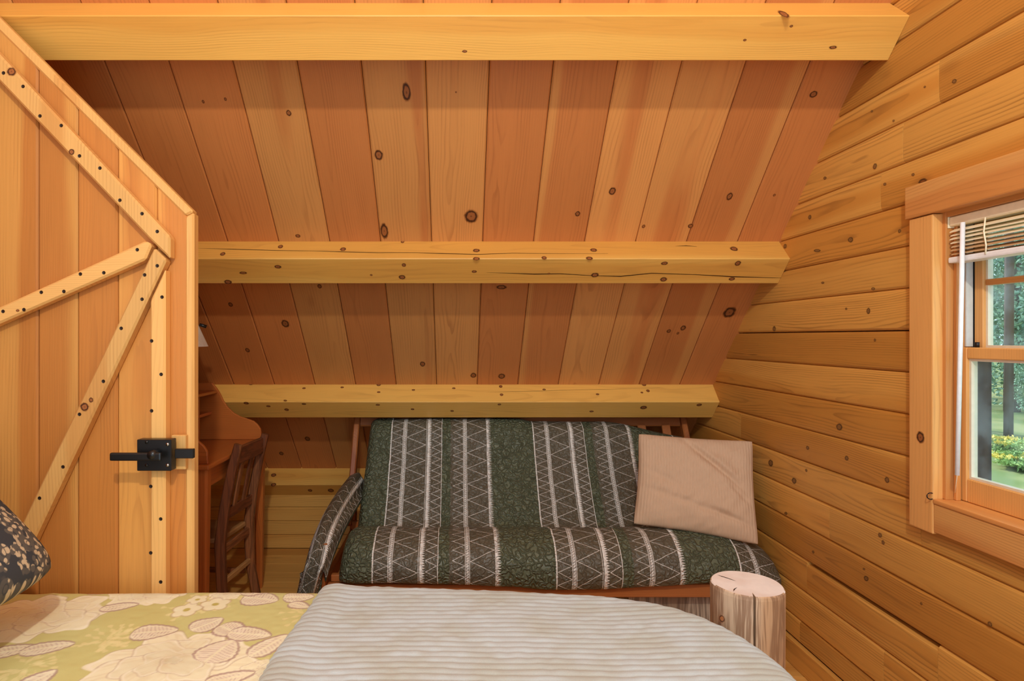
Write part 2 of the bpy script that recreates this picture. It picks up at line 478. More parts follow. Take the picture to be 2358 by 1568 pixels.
# ------------------------------------------------------------------ right wall: log siding
WIN_Y0, WIN_Y1 = 0.98, 1.862           # window opening in the wall
wr = bmesh.new()
for (y0, y1, z0, z1) in ((-0.9, WIN_Y0, -0.1, 5.2), (WIN_Y1, 4.4, -0.1, 5.2), (WIN_Y0, WIN_Y1, -0.1, CAMZ - 0.5), (WIN_Y0, WIN_Y1, CAMZ + 0.40, 5.2)):
    bm_box(wr, WX + 0.032, 1.638, y0, y1, z0, z1)
wall_r = bm_obj('wall_right', wr, DARK)
tag(wall_r, kind='structure')
PT = [(0.0, .014), (.02, .006), (.06, .0015), (.15, 0), (.5, -.001), (.85, 0), (.94, .0015), (.98, .006), (1.0, .014)]
def log_plank(y0, y1, z0, z1):
    """y0<y1; the far end is cut to the roof slope"""
    prof = [(WX + dx, z0 + t * (z1 - z0)) for t, dx in PT] + [(WX + 0.031, z1), (WX + 0.031, z0)]
    n = len(prof); V = []; g = 0.0008
    for x, z in prof: V.append((x, y0 + g, z))
    for x, z in prof: V.append((x, max(y0 + 0.004, min(y1 - g, ROOF - z + 0.01)), z))
    fs = [(i, (i + 1) % n, n + (i + 1) % n, n + i) for i in range(n)] + [tuple(range(n))[::-1], tuple(range(n, 2 * n))]
    bm = bmesh.new(); vv = [bm.verts.new(v) for v in V]
    for f in fs: bm.faces.new([vv[i] for i in f])
    return bm_obj('log_plank', bm, wood('wall', 'Y'), wall_r)
CH = 0.1402
BUTT = {}                               # course -> butt joint distances
def course(zrel): return math.floor((zrel + 0.1155) / CH)
for Yj, z in ((1.864, .79), (2.014, .644), (2.12, .50), (3.162, -.46), (2.412, -.738), (1.937, -.641), (2.567, -1.008), (2.62, -1.27), (2.106, -1.16), (1.869, -1.018)):
    BUTT.setdefault(course(z), []).append(Yj)
wplanks = []
for k in range(-9, 22):
    zb = CAMZ - 0.1155 + CH * k; zt = zb + CH
    if k == -9: zb = CAMZ - 1.335
    zr = zb - CAMZ
    far = min(KY + 0.03, ROOF - zb + 0.01)
    if far < 0: continue
    cuts = [-0.9] + sorted(BUTT.get(k, [random.choice([0.4, 0.6, 0.8])])) + [far]
    segs = list(zip(cuts[:-1], cuts[1:]))
    if zt - CAMZ > -0.52 + 0.02 and zr < 0.40 - 0.02:      # window cut
        ns = []
        for a, b in segs:
            if b <= WIN_Y0 or a >= WIN_Y1: ns.append((a, b)); continue
            if a < WIN_Y0: ns.append((a, WIN_Y0 + 0.003))
            if b > WIN_Y1: ns.append((WIN_Y1 - 0.003, b))
        segs = ns
    for a, b in segs:
        if b - a < 0.02: continue
        z1 = zt
        if k == course(-1.018) and abs(b - 2.567) < 1e-6: z1 = zt - 0.014    # waney top edge, open gap
        if k == course(-0.02) and b > 2: z1 = zt - 0.003
        wplanks.append((a, b, zb, zt, log_plank(a, b, zb, z1)))
def wp_at(p):
    for a, b, z0, z1, o in wplanks:
        if a <= p.y <= b and z0 <= p.z <= z1: return o
    return None
WP, WN = (WX, 0, 0), (-1, 0, 0)
for (x, y, rx, ry) in [(2198,187,6,6),(2008,256,3,3),(2058,278,3,3),(2015,383,5,8),(1900,410,4,4),(1865,500,4,6),(2038,424,4,4),(2103,402,4,4),(2300,370,6,5),
        (1959,552,7,7),(1882,577,9,4),(2072,532,4,5),(1895,651,4,3),(2011,665,5,4),(2000,716,5,8),(1783,757,4,7),(1949,711,3,3),(2015,783,3,4),
        (1933,983,8,9),(1860,1031,4,5),(1950,1055,5,6),(2043,1105,6,8),(1775,1066,6,9),(1829,1107,6,8),(1857,1083,3,4),(2027,1232,5,6),(2034,1249,4,6),
        (1995,1332,6,7),(1873,1271,3,4),(1990,1310,3,3),(2122,1390,3,4),(2280,1437,6,7),(1808,567,4,6),(2130,200,3,3),(1810,1182,4,4)]:
    c = hit(x, y, WP, WN); o = wp_at(c)
    if o: knot(o, x, y, rx * .9, ry * .9, (WX - 0.001, 0, 0), WN, me=kmw)
# baseboard
bb = box('baseboard_right', WX - 0.014, WX + 0.01, -0.9, KY, 0.0, 0.112, wood('wall', 'Y'), None, 0.003)
tag(bb, kind='structure')

# ------------------------------------------------------------------ knee wall and left wall
kw = box('wall_back', LX - 0.1, 1.72, KY + 0.022, KY + 0.1, -0.1, ROOF - KY + 0.02, DARK, None, 0)
tag(kw, kind='structure')
kbm = board_mesh('wall_board', WX - LX, 0.0945, 0.02, 0.002, wood('floor', 'X'))
for i in range(6):
    M = Matrix(((1, 0, 0, LX), (0, 0, -1, KY), (0, 1, 0, i * 0.0945), (0, 0, 0, 1)))
    place(bpy.data.objects.new('wall_board', kbm), M, kw)
lw = extrude_poly('wall_left', [(LX - 0.022, -0.9, -0.1), (LX - 0.022, KY + 0.1, -0.1), (LX - 0.022, KY + 0.1, ROOF - KY - 0.1 + 0.05), (LX - 0.022, Y0R, ROOF - Y0R + 0.05), (LX - 0.022, -0.9, ROOF - Y0R + 0.05)],
                  (-0.08, 0, 0), DARK, None, 0)
tag(lw, kind='structure')
for i in range(36):
    y0 = -0.9 + i * 0.14; y1 = y0 + 0.139
    if y0 > KY: break
    y1 = min(y1, KY)
    h = lambda y: min(ROOF - y, ROOF - Y0R) - 0.002
    extrude_poly('wall_board', [(LX, y0, 0), (LX, y1, 0), (LX, y1, h(y1)), (LX, y0, h(y0))], (-0.021, 0, 0), wood('door', 'Z'), lw, 0.003)

# ------------------------------------------------------------------ window
win = thing('window_1', (WX, 1.42, CAMZ - 0.5), kind='structure')
TX = 1.468                              # face of the casing
T = lambda ax: wood('trim', ax)
c1 = box('side_casing', TX, WX + 0.002, 1.850, 1.947, CAMZ - 0.606, CAMZ + 0.381, T('Z'), win, 0.004, 2)
box('side_casing', TX, WX + 0.002, 0.893, 0.990, CAMZ - 0.606, CAMZ + 0.381, T('Z'), win, 0.004, 2)
box('head_casing', TX - 0.006, WX + 0.002, 0.88, 1.958, CAMZ + 0.383, CAMZ + 0.487, T('Y'), win, 0.004, 2)
box('apron', TX + 0.002, WX + 0.002, 0.991, 1.849, CAMZ - 0.600, CAMZ - 0.512, T('Y'), win, 0.003)
box('window_sill', TX - 0.001, 1.650, 0.991, 1.849, CAMZ - 0.511, CAMZ - 0.497, T('Y'), win, 0.004, 2)
knot(c1, 2120, 1007, 9, 14, (TX, 0, 0), WN)
EXTD = plain('exterior_stain', lin(44, 40, 40), 0.7, 0.3)
for ya, yb in ((1.838, 1.864), (0.976, 1.002)):
    box('jamb', 1.4995, 1.577, ya, yb, CAMZ - 0.497, CAMZ + 0.385, T('Z'), win, 0.001)
    box('exterior_jamb', 1.5775, 1.640, ya, yb, CAMZ - 0.515, CAMZ + 0.385, EXTD, win, 0.001)
box('jamb', 1.4995, 1.640, 1.002, 1.838, CAMZ + 0.368, CAMZ + 0.39, T('Y'), win, 0.001)
box('stop', 1.522, 1.536, 1.825, 1.838, CAMZ - 0.497, CAMZ + 0.368, T('Z'), win, 0.002)
box('stop', 1.522, 1.536, 1.002, 1.015, CAMZ - 0.497, CAMZ + 0.368, T('Z'), win, 0.002)
box('track', 1.556, 1.577, 1.831, 1.838, CAMZ - 0.028, CAMZ + 0.367, plain('vinyl_track', lin(205, 208, 204), 0.4), win, 0.001)
gg = G('window_glass')
tr = gg.n('ShaderNodeBsdfTransparent'); tr.inputs[0].default_value = (0.93, 0.97, 0.96, 1)
gl = gg.n('ShaderNodeBsdfGlossy'); gl.inputs['Roughness'].default_value = 0.02
lwt = gg.n('ShaderNodeLayerWeight'); lwt.inputs[0].default_value = 0.5
frf = gg.add(0.025, gg.mul(gg.m('POWER', lwt.outputs['Facing'], 5.0), 0.6))
ms = gg.n('ShaderNodeMixShader')
gg.nt.links.new(frf, ms.inputs[0]); gg.nt.links.new(tr.outputs[0], ms.inputs[1]); gg.nt.links.new(gl.outputs[0], ms.inputs[2])
dst = gg.n('ShaderNodeBsdfTranslucent'); dst.inputs[0].default_value = (0.9, 0.92, 0.95, 1)
ms2 = gg.n('ShaderNodeMixShader'); gg.set(ms2.inputs[0], gg.mul(gg.ss(gg.noise(gg.obj(), 9.0, 5.0, 0.6), 0.35, 0.75), 0.10))
gg.nt.links.new(ms.outputs[0], ms2.inputs[1]); gg.nt.links.new(dst.outputs[0], ms2.inputs[2])
gg.nt.links.new(ms2.outputs[0], gg.out.inputs[0])
GLASS = gg.mat
GASK = plain('glazing_edge', lin(226, 214, 190), 0.5)
def sash(x0, x1, z0, z1, bot, top, y0, y1, st, bars=()):
    bm = bmesh.new()
    bm_box(bm, x0, x1, y0, y0 + st, z0, z1, 0.003); bm_box(bm, x0, x1, y1 - st, y1, z0, z1, 0.003)
    bm_box(bm, x0, x1, y0 + st, y1 - st, z0, z0 + bot, 0.003); bm_box(bm, x0, x1, y0 + st, y1 - st, z1 - top, z1, 0.003)
    s = bm_obj('sash', bm, T('Z'), win)
    xm = (x0 + x1) / 2
    b2 = bmesh.new()
    e = 0.007
    a0, a1, b0, b1 = y0 + st, y1 - st, z0 + bot, z1 - top
    for q in ((a0, a0 + e, b0, b1), (a1 - e, a1, b0, b1), (a0 + e, a1 - e, b0, b0 + e), (a0 + e, a1 - e, b1 - e, b1)):
        bm_box(b2, x0 + 0.008, x1 - 0.008, q[0], q[1], q[2], q[3])
    bm_obj('glazing_bead', b2, GASK, s)
    zs = [b0] + [z for z in bars] + [b1]
    for za, zb in zip(zs[:-1], zs[1:]):
        box('pane', xm - 0.002, xm + 0.002, a0 + 0.001, a1 - 0.001, za + 0.001, zb - 0.001, GLASS, s, 0)
    for z in bars: box('muntin', x0 + 0.006, x1 - 0.006, a0, a1, z - 0.009, z + 0.009, T('Y'), s, 0.002)
    return s
sash(1.540, 1.575, CAMZ - 0.496, CAMZ - 0.030, 0.070, 0.034, 1.003, 1.837, 0.026)
sash(1.580, 1.612, CAMZ - 0.066, CAMZ + 0.365, 0.036, 0.040, 1.004, 1.832, 0.032, (CAMZ + 0.165,))
HOOKM = plain('dark_steel', lin(52, 46, 44), 0.4, 0.5, Metallic=0.8)
hk = at(2147, 1143, 1.848)
tube('hook_eye', [(TX - 0.004 + 0.012 * math.cos(t), 1.852, hk.z + 0.010 * math.sin(t)) for t in np.linspace(0.4, 5.6, 12)], 0.0016, HOOKM, win, 6)
tube('sash_pin', [(1.562, 1.80, CAMZ - 0.031), (1.562, 1.80, CAMZ - 0.014)], 0.006, HOOKM, win, 8)

# blind, drawn up
bl = thing('window_blind', (1.53, 1.42, CAMZ + 0.225), 'cream wooden slat blind drawn up at the top of the window', 'blind')
CREAM = plain('cream_paint', lin(246, 232, 198), 0.45)
WHITE = plain('white_vinyl', lin(240, 240, 240), 0.35)
box('headrail', 1.506, 1.545, 1.006, 1.834, CAMZ + 0.338, CAMZ + 0.367, CREAM, bl, 0.003)
box('end_cap', 1.503, 1.548, 1.8345, 1.8365, CAMZ + 0.334, CAMZ + 0.3675, CREAM, bl, 0)
for i in range(8):
    z = CAMZ + 0.326 - i * 0.0115
    bm = bmesh.new()
    j = 0.002 * math.sin(i * 2.1)
    prof = [(-0.025, -0.004), (-0.012, 0.001), (0, 0.0025), (0.012, 0.001), (0.025, -0.004)]
    up = [(1.5255 + a + j, b + 0.0028 + a * 0.18) for a, b in prof]; dn = [(1.5255 + a + j, b + a * 0.18) for a, b in prof][::-1]
    pr = up + dn; n = len(pr)
    A = [bm.verts.new((x, 1.012 + 0.001 * i, z + dz)) for x, dz in pr]; B = [bm.verts.new((x, 1.826 - 0.001 * i, z + dz)) for x, dz in pr]
    for q in range(n): bm.faces.new((A[q], A[(q + 1) % n], B[(q + 1) % n], B[q]))
    bm.faces.new(A[::-1]); bm.faces.new(B)
    bm_obj('slat', bm, wood('slat', 'Y') if i > 3 else CREAM, bl)
box('bottom_rail', 1.500, 1.550, 1.012, 1.832, CAMZ + 0.2255, CAMZ + 0.2435, WHITE, bl, 0.005, 2)
tube('wand', [at(2217, 512, 1.762), at(2211, 800, 1.768), at(2204, 1094, 1.772)], 0.0062, WHITE, bl, 8)
for yy in (1.70, 1.2):
    tube('ladder_cord', [(1.4985, yy, CAMZ + 0.34), (1.4975, yy + 0.004, CAMZ + 0.30), (1.498, yy - 0.003, CAMZ + 0.26), (1.499, yy, CAMZ + 0.236)], 0.0022, CREAM, bl, 6)
tube('lift_cord', [at(2204, 1094, 1.80), at(2199, 1135, 1.82)], 0.0009, CREAM, bl, 6)

# ------------------------------------------------------------------ door (stands open, hinged on the left wall)
DY = 1.945; BY = DY - 0.040             # board face, batten face
door = thing('door_1', (-1.3, DY, 0.0), kind='structure')
def dpt(x, y, Y): p = at(x, y, Y); return p
XR = at(448, 0, DY).x
ztop = lambda X: at(448, 489, DY).z + (XR - X)
jx = [at(v, 0, DY).x for v in (-97, -5, 87, 178, 270, 360)]
edges = [LX + 0.03] + jx + [XR - 0.012]
for a, b in zip(edges[:-1], edges[1:]):
    extrude_poly('door_board', [(a + .0008, DY, 0.015), (b - .0008, DY, 0.015), (b - .0008, DY, ztop(b) - 0.03), (a + .0008, DY, ztop(a) - 0.03)], (0, 0.028, 0), wood('door', 'Z'), door, 0.006)
ew = 0.036
extrude_poly('edge_strip', [(XR - 0.028, DY - 0.006, 0.015), (XR, DY - 0.006, 0.015), (XR, DY - 0.006, ztop(XR)), (XR - 0.028, DY - 0.006, ztop(XR) - 0.014)], (0, 0.040, 0), wood('batten', 'Z'), door, 0.006)
xl = LX + 0.03
extrude_poly('edge_strip', [(XR - 0.0285, DY - 0.006, ztop(XR) - 0.012), (XR - 0.001, DY - 0.006, ztop(XR) + 0.001), (xl, DY - 0.006, ztop(xl)), (xl, DY - 0.006, ztop(xl) - 0.045)], (0, 0.040, 0), wood('batten', 'Z'), door, 0.006)
def batten(pts, ax='Z'):
    return extrude_poly('batten', [at(x, y, BY) for x, y in pts], (0, 0.0395, 0), wood('batten', ax), door, 0.006)
b_diag = batten([(-200, -88), (380, 533), (391, 545), (391, 596), (340, 546), (-200, -22)])
b_br1 = batten([(334, 554), (349, 563), (334, 598), (0, 744), (-200, 831), (-200, 793), (0, 706)], 'X')
b_br2 = batten([(354, 570), (383, 598), (218, 948), (80, 1240), (20, 1370), (-28, 1370), (50, 1205), (172, 950)])
b_vert = batten([(345, 692), (380, 618), (380, 1760), (345, 1760)])
SCR = plain('screw', lin(48, 34, 26), 0.45, 0.5, Metallic=0.5)
sm = bpy.data.meshes.new('screw')
_m = 8
sm.from_pydata([(math.cos(i * 6.2832 / _m) * r, math.sin(i * 6.2832 / _m) * r, z) for r, z in ((1, 0), (0.85, 0.4), (0.45, 0.1)) for i in range(_m)], [],
               [(k * _m + i, k * _m + (i + 1) % _m, (k + 1) * _m + (i + 1) % _m, (k + 1) * _m + i) for k in (0, 1) for i in range(_m)] + [tuple(range(2 * _m, 3 * _m))])
sm.materials.append(SCR)
def screws(parent, lst, Y=None):
    for x, y in lst:
        p = at(x, y, Y or BY); r = 0.0060
        M = Matrix(((r, 0, 0, p.x), (0, 0, -0.003, p.y), (0, r, 0, p.z), (0, 0, 0, 1)))
        place(bpy.data.objects.new('screw', sm), M, parent)
screws(b_diag, [(53,199),(92,267),(141,289),(183,359),(230,387),(276,461),(327,492),(362,533),(8,168)])
screws(b_br1, [(316,575),(185,631),(239,628),(95,673),(147,671),(7,717),(55,713)])
screws(b_br2, [(362,612),(333,633),(327,689),(279,756),(238,878),(183,954),(145,1075),(91,1147)])
screws(b_vert, [(373,684),(349,785),(371,862),(349,946),(347,1120),(370,1195),(347,1273),(370,1340)])
DN = (0, -1, 0)
knot(b_diag, 27, 165, 11, 10, (0, BY, 0), DN); knot(b_diag, 165, 350, 7, 7, (0, BY, 0), DN)
knot(b_br2, 195, 937, 10, 10, (0, BY, 0), DN); knot(b_br2, 210, 921, 5, 6, (0, BY, 0), DN)
knot(b_br1, 41, 715, 4, 3, (0, BY, 0), DN)
# latch
BLACK = plain('black_iron', lin(20, 19, 19), 0.32, 0.5)
la = at(328, 1079, BY); lb = at(406, 1008, BY)
latch = box('latch', la.x, lb.x, BY - 0.034, BY - 0.0002, la.z, lb.z, BLACK, door, 0.002)
tag(latch, label='black iron rim latch')
LF = BY - 0.034
l0 = at(254, 1061, LF - 0.03); l1 = at(372, 1042, LF - 0.03)
box('lever', l0.x, l1.x, LF - 0.036, LF - 0.024, l0.z, l1.z, BLACK, latch, 0.005, 2)
hub = at(362, 1043, LF)
tube('spindle', [(hub.x, LF - 0.038, hub.z), (hub.x, LF + 0.001, hub.z)], 0.013, BLACK, latch, 16)
b0 = at(404, 1055, BY - 0.02); b1 = at(447, 1033, BY - 0.02)
box('bolt', b0.x, b1.x, BY - 0.026, BY - 0.012, b0.z, b1.z, BLACK, latch, 0.002)
CHROME = plain('bright_screw', lin(190, 190, 190), 0.25, 0.6, Metallic=1.0)
for x, y in ((338, 1018), (386, 1023), (386, 1071), (338, 1071)):
    p = at(x, y, LF); tube('latch_screw', [(p.x, LF - 0.0025, p.z), (p.x, LF + 0.001, p.z)], 0.005, CHROME if x > 350 else BLACK, latch, 10)
k0 = at(395, 1081, BY + 0.018); k1 = at(428, 1002, BY + 0.018)
box('latch_block', k0.x, k1.x, BY + 0.016, DY - 0.0065, k0.z, k1.z, wood('batten', 'Z'), door, 0.002)

# ------------------------------------------------------------------ bed
BT = CAMZ - 0.775                       # top of the bedding
bed = thing('log_bed', (-0.3, 1.05, 0.0), 'bed frame of peeled round logs with a squat corner post', 'bed')
gw = G('sawn_end')
wn_ = gw.noise(gw.obj(), 40.0, 4.0)
wl_ = gw.noise(gw.obj(), 9.0, 2.0)
gw.bsdf(gw.mix(gw.ss(wl_, 0.4, 0.7), gw.mulc(lin(238, 226, 216), gw.add(0.92, gw.mul(wn_, 0.16))), lin(226, 206, 192)), 0.6, wn_, 0.1, 0.001, 0.4)
SAWN = gw.mat
def log_post(name, x, y, z1, r, crack_ang=None, mat=None):
    bm = bmesh.new(); n = 288; rings = []
    zs = [0.0, 0.3, z1 * 0.6, z1 - 0.012, z1 - 0.003, z1]
    rs = [1.03, 1.0, 0.99, 1.0, 0.985, 0.955]
    for z, k in zip(zs, rs):
        rg = []
        for i in range(n):
            a = 2 * math.pi * i / n
            q = r * k * (1 + 0.012 * math.sin(2 * a + z * 3) + 0.008 * math.sin(5 * a + 1 + z * 6))
            if crack_ang is not None and abs((a - crack_ang + math.pi) % (2 * math.pi) - math.pi) < 0.012: q *= 0.72
            rg.append(bm.verts.new((x + q * math.cos(a), y + q * math.sin(a), z)))
        rings.append(rg)
    for i in range(len(rings) - 1):
        for j in range(n): bm.faces.new((rings[i][j], rings[i][(j + 1) % n], rings[i + 1][(j + 1) % n], rings[i + 1][j]))
    bm.faces.new(rings[0][::-1]); bm.faces.new(rings[-1])
    o = bm_obj(name, bm, mat or wood('log', 'Z'), bed)
    o.data.materials.append(SAWN)
    for pl in o.data.polygons:
        if pl.normal.z > 0.7: pl.material_index = 1
    return o
PX_, PY_ = at(1720, 1343, 1.72).x, 1.72
PZ = at(1720, 1343, 1.72).z
post = log_post('corner_post', PX_, PY_, PZ, 0.0965, crack_ang=math.atan2(-0.86, -0.22))
tag(post, label='squat cream log post with a flat sawn top and a drying crack')
vv = []
crack(post, [(1689, 1362), (1691, 1357), (1697, 1353)], 0.003, (0, 0, PZ), (0, 0, 1))
crack(post, [(1652, 1324), (1664, 1328), (1680, 1333), (1694, 1338)], 0.0035, (0, 0, PZ), (0, 0, 1))
knot(post, 1662, 1423, 7, 9, (PX_, PY_ - 0.094, 0), (-0.35, -0.94, 0), 0.004)
log_post('corner_post', PX_, 0.40, PZ, 0.0965)
for y in (0.40, 1.72): log_post('head_post', -1.60, y, 1.15, 0.09)
tube('foot_rail', [(PX_, 0.48, 0.30), (PX_, 1.64, 0.30)], 0.06, wood('log', 'Y'), bed, 20)
for z in (0.45, 0.72, 0.98): tube('head_rail', [(-1.60, 0.47, z), (-1.60, 1.65, z)], 0.055, wood('log', 'Y'), bed, 20)
for y in (0.42, 1.70): tube('side_rail', [(-1.54, y, 0.27), (PX_ - 0.08, y, 0.27)], 0.055, wood('log', 'X'), bed, 20)

def drape(X, Yv, x0, x1, y0, y1, R, r, top, flare=0.06, slant=0.0):
    """flat cloth coordinates -> cloth lying on a rounded-rectangle top and hanging over its edge"""
    y1v = y1 - slant * np.clip((X + 0.4) / 0.9, 0, 1)
    cx = np.clip(X, x0 + R, x1 - R); cy = np.clip(Yv, y0 + R, y1v - R)
    dx, dy = X - cx, Yv - cy
    L = np.sqrt(dx * dx + dy * dy) + 1e-9
    nx, ny = dx / L, dy / L
    d = np.maximum(L - R, 0)
    arc = r * math.pi / 2
    th = np.minimum(d / r, math.pi / 2)
    ext = np.maximum(d - arc, 0)
    rr = np.minimum(L, R) + r * np.sin(th) + ext * flare
    out = np.stack([cx + nx * rr, cy + ny * rr, top - r * (1 - np.cos(th)) - ext * math.sqrt(1 - flare * flare)], -1)
    return out
def normals(P):
    du = np.gradient(P, axis=0); dv = np.gradient(P, axis=1)
    n = np.cross(du, dv); n /= (np.linalg.norm(n, axis=-1, keepdims=True) + 1e-12)
    return n

mt = bmesh.new(); bm_box(mt, -1.47, 0.64, 0.40, 1.70, 0.335, BT - 0.022, 0.05, 4)
tag(bm_obj('mattress', mt, plain('ticking', lin(225, 222, 214), 0.8, 0.1), None, True), 'white mattress hidden under the floral sheet and grey blanket', 'mattress')

# floral sheet
def bp(x, y): p = hit(x, y, (0, 0, BT), (0, 0, 1)); return p.x, p.y
sx = np.arange(-1.50, -0.30, 0.0028); sy = np.arange(0.75, 2.10, 0.0028)
SX, SY = np.meshgrid(sx, sy, indexing='ij')
Psh = drape(SX, SY, -1.56, 0.70, 0.34, 1.80, 0.10, 0.075, BT, 0.05)
und = 0.010 * (vnoise(SX * 5, SY * 5, 1) - .5) + 0.004 * (vnoise(SX * 16 + SY * 6, SY * 9, 2) - .5) + 0.0012 * (vnoise(SX * 60, SY * 60, 9) - .5)
Psh[..., 2] += und
SXP, SYP = SX, SY
rgb = lambda r, g, b: np.array(lin(r, g, b)[:3])
def blend(C, m, c): C[:] = C * (1 - m[..., None]) + np.asarray(c) * m[..., None]
def sst(x, a, b): t = np.clip((x - a) / (b - a), 0, 1); return t * t * (3 - 2 * t)
C = np.ones(SX.shape + (3,)) * rgb(208, 203, 136)
blend(C, 0.35 * sst(vnoise(SX * 7, SY * 7, 3), 0.3, 0.8), rgb(202, 190, 116))
cream, mauve, pale = rgb(240, 234, 198), rgb(172, 142, 132), rgb(234, 222, 196)
def local(cx, cy, ang):
    a = SX - cx, SY - cy
    c, s = math.cos(ang), math.sin(ang)
    return a[0] * c + a[1] * s, -a[0] * s + a[1] * c
def petal_(cx, cy, L, W, ang, seed, tone):
    u, v = local(cx, cy, ang); x = u / L; y = v / W
    wav = 0.10 * np.sin(5 * np.arctan2(y, x) + seed) + 0.16 * (vnoise(SX * 26, SY * 26, seed % 7) - .5)
    q = np.hypot(x, y) * (1 + wav)
    ins = sst(q, 1.0, 0.95)
    blend(C, ins, cream * tone)
    blend(C, ins * 0.40 * sst(x, 0.15, -0.75), rgb(206, 182, 136))
    fib = vnoise(y * 9 + seed, x * 1.5, seed % 5)
    blend(C, ins * 0.25 * sst(fib, 0.55, 0.9), rgb(214, 194, 152))
    blend(C, 0.42 * sst(np.abs(q - 0.985), 0.045, 0.012) * sst(vnoise(SX * 30, SY * 30, 3), 0.2, 0.6), mauve)
    blend(C, ins * 0.5 * sst(np.abs(q - 0.88), 0.06, 0.01), rgb(248, 242, 222))
def peony(cx, cy, R, ang=0.0, sq=1.0, seed=0):
    rs = random.Random(seed)
    for ring_, (n, d, l, w) in enumerate(((8, .62, .44, .36), (6, .40, .36, .30), (4, .20, .28, .22))):
        for k in range(n):
            a = ang + k * 6.2832 / n + ring_ * 0.5 + rs.uniform(-.2, .2)
            dx_, dy_ = d * R * math.cos(a), d * R * math.sin(a) * sq
            petal_(cx + dx_, cy + dy_, l * R * rs.uniform(.85, 1.1), w * R * rs.uniform(.85, 1.1), math.atan2(dy_, dx_), rs.randint(0, 50), 1.0 - 0.05 * ring_)
    petal_(cx, cy, 0.13 * R, 0.10 * R, ang, seed, 0.82)
def leaf(cx, cy, L, W, ang, seed=0, fill=pale):
    u, v = local(cx, cy, ang); u = u / L
    hw = W * np.sqrt(np.clip(1 - u * u, 0, 1)) * (1 - 0.35 * u) * (1 + 0.03 * np.sin(u * 22 + seed))
    d = np.abs(v) - hw
    ins = sst(d, 0.001, -0.002) * (np.abs(u) < 1)
    blend(C, ins * 0.9, fill)
    vein = np.abs(((u * 6 + np.abs(v) / W * 1.3 + 0.5 * vnoise(SX * 40, SY * 40, 5) + 50) % 1.0) - 0.5)
    blend(C, ins * 0.65 * sst(vein, 0.17, 0.03), mauve)
    blend(C, ins * 0.8 * sst(np.abs(v), 0.006, 0.002), cream)
    blend(C, 0.8 * sst(np.abs(d), 0.0055, 0.002) * (np.abs(u) < 1.02), mauve)
    blend(C, 0.6 * sst(np.abs(d + 0.008), 0.005, 0.002) * (np.abs(u) < 0.97), cream)
def daisy(cx, cy, R, seed=0):
    u, v = local(cx, cy, 0.3 * seed); r = np.hypot(u, v) / R; t = np.arctan2(v, u)
    q = r / (0.78 + 0.30 * np.abs(np.cos(2.5 * t)))
    blend(C, 0.9 * sst(q, 1.05, 0.9), cream)
    blend(C, 0.5 * sst(np.abs(q - 1.0), 0.12, 0.03), rgb(190, 160, 130))
    blend(C, 0.9 * sst(r, 0.30, 0.2), rgb(190, 176, 84))
def sprig(x, y, n, seed):
    rs = random.Random(seed); cx, cy = bp(x, y)
    for _ in range(n):
        a = rs.uniform(0, 6.28); l = rs.uniform(0.02, 0.06)
        u, v = local(cx + l * math.cos(a), cy + l * math.sin(a), a + rs.uniform(-.5, .5))
        m = sst(np.abs(v) + 0.003 * np.sin(u * 200), 0.005, 0.002) * (np.abs(u) < 0.028)
        blend(C, 0.65 * m, rgb(232, 220, 160))
for x, y, n in ((430, 1395, 22), (250, 1470, 30), (520, 1378, 20), (700, 1415, 14), (150, 1350, 14), (640, 1540, 18), (60, 1540, 20)): sprig(x, y, n, x)
peony(*bp(95, 1418), 0.165, 0.3, 0.80, 1); peony(*bp(395, 1525), 0.185, -0.2, 0.72, 2)
peony(*bp(340, 1366), 0.115, 0.1, 0.6, 3); peony(*bp(620, 1548), 0.07, 0.4, 0.8, 4); peony(*bp(520, 1370), 0.05, 0, 0.8, 6)
for x, y, L, W_, a in ((356, 1453, .058, .040, .2), (477, 1437, .045, .036, .9), (532, 1452, .050, .036, -.6), (575, 1462, .060, .034, -.2), (620, 1487, .060, .030, 1.0),
                       (275, 1397, .050, .024, .35), (245, 1355, .052, .034, .1), (600, 1381, .055, .045, -.2), (590, 1363, .045, .030, .3), (688, 1375, .045, .036, .1),
                       (505, 1500, .055, .05, 1.3), (30, 1497, .050, .030, .5), (110, 1490, .058, .034, .45), (90, 1562, .04, .025, 1.2), (530, 1560, .055, .024, .5), (690, 1395, .035, .022, -.4)):
    leaf(*bp(x, y), L, W_, a, x)
daisy(*bp(430, 1405), 0.040, 1); daisy(*bp(496, 1393), 0.040, 2); daisy(*bp(455, 1383), 0.028, 3)
gs = G('floral_cotton')
at_ = gs.n('ShaderNodeAttribute'); at_.attribute_name = 'print'
wn = gs.noise(gs.obj(), 900.0, 1.0)
gs.bsdf(gs.mulc(at_.outputs['Color'], gs.add(0.94, gs.mul(wn, 0.12))), 0.75, wn, 0.15, 0.0006, 0.2)
sheet = grid_obj('floral_sheet', Psh, gs.mat, None, None, C)
tag(sheet, 'yellow green sheet printed with cream peonies and mauve leaves', 'sheet')

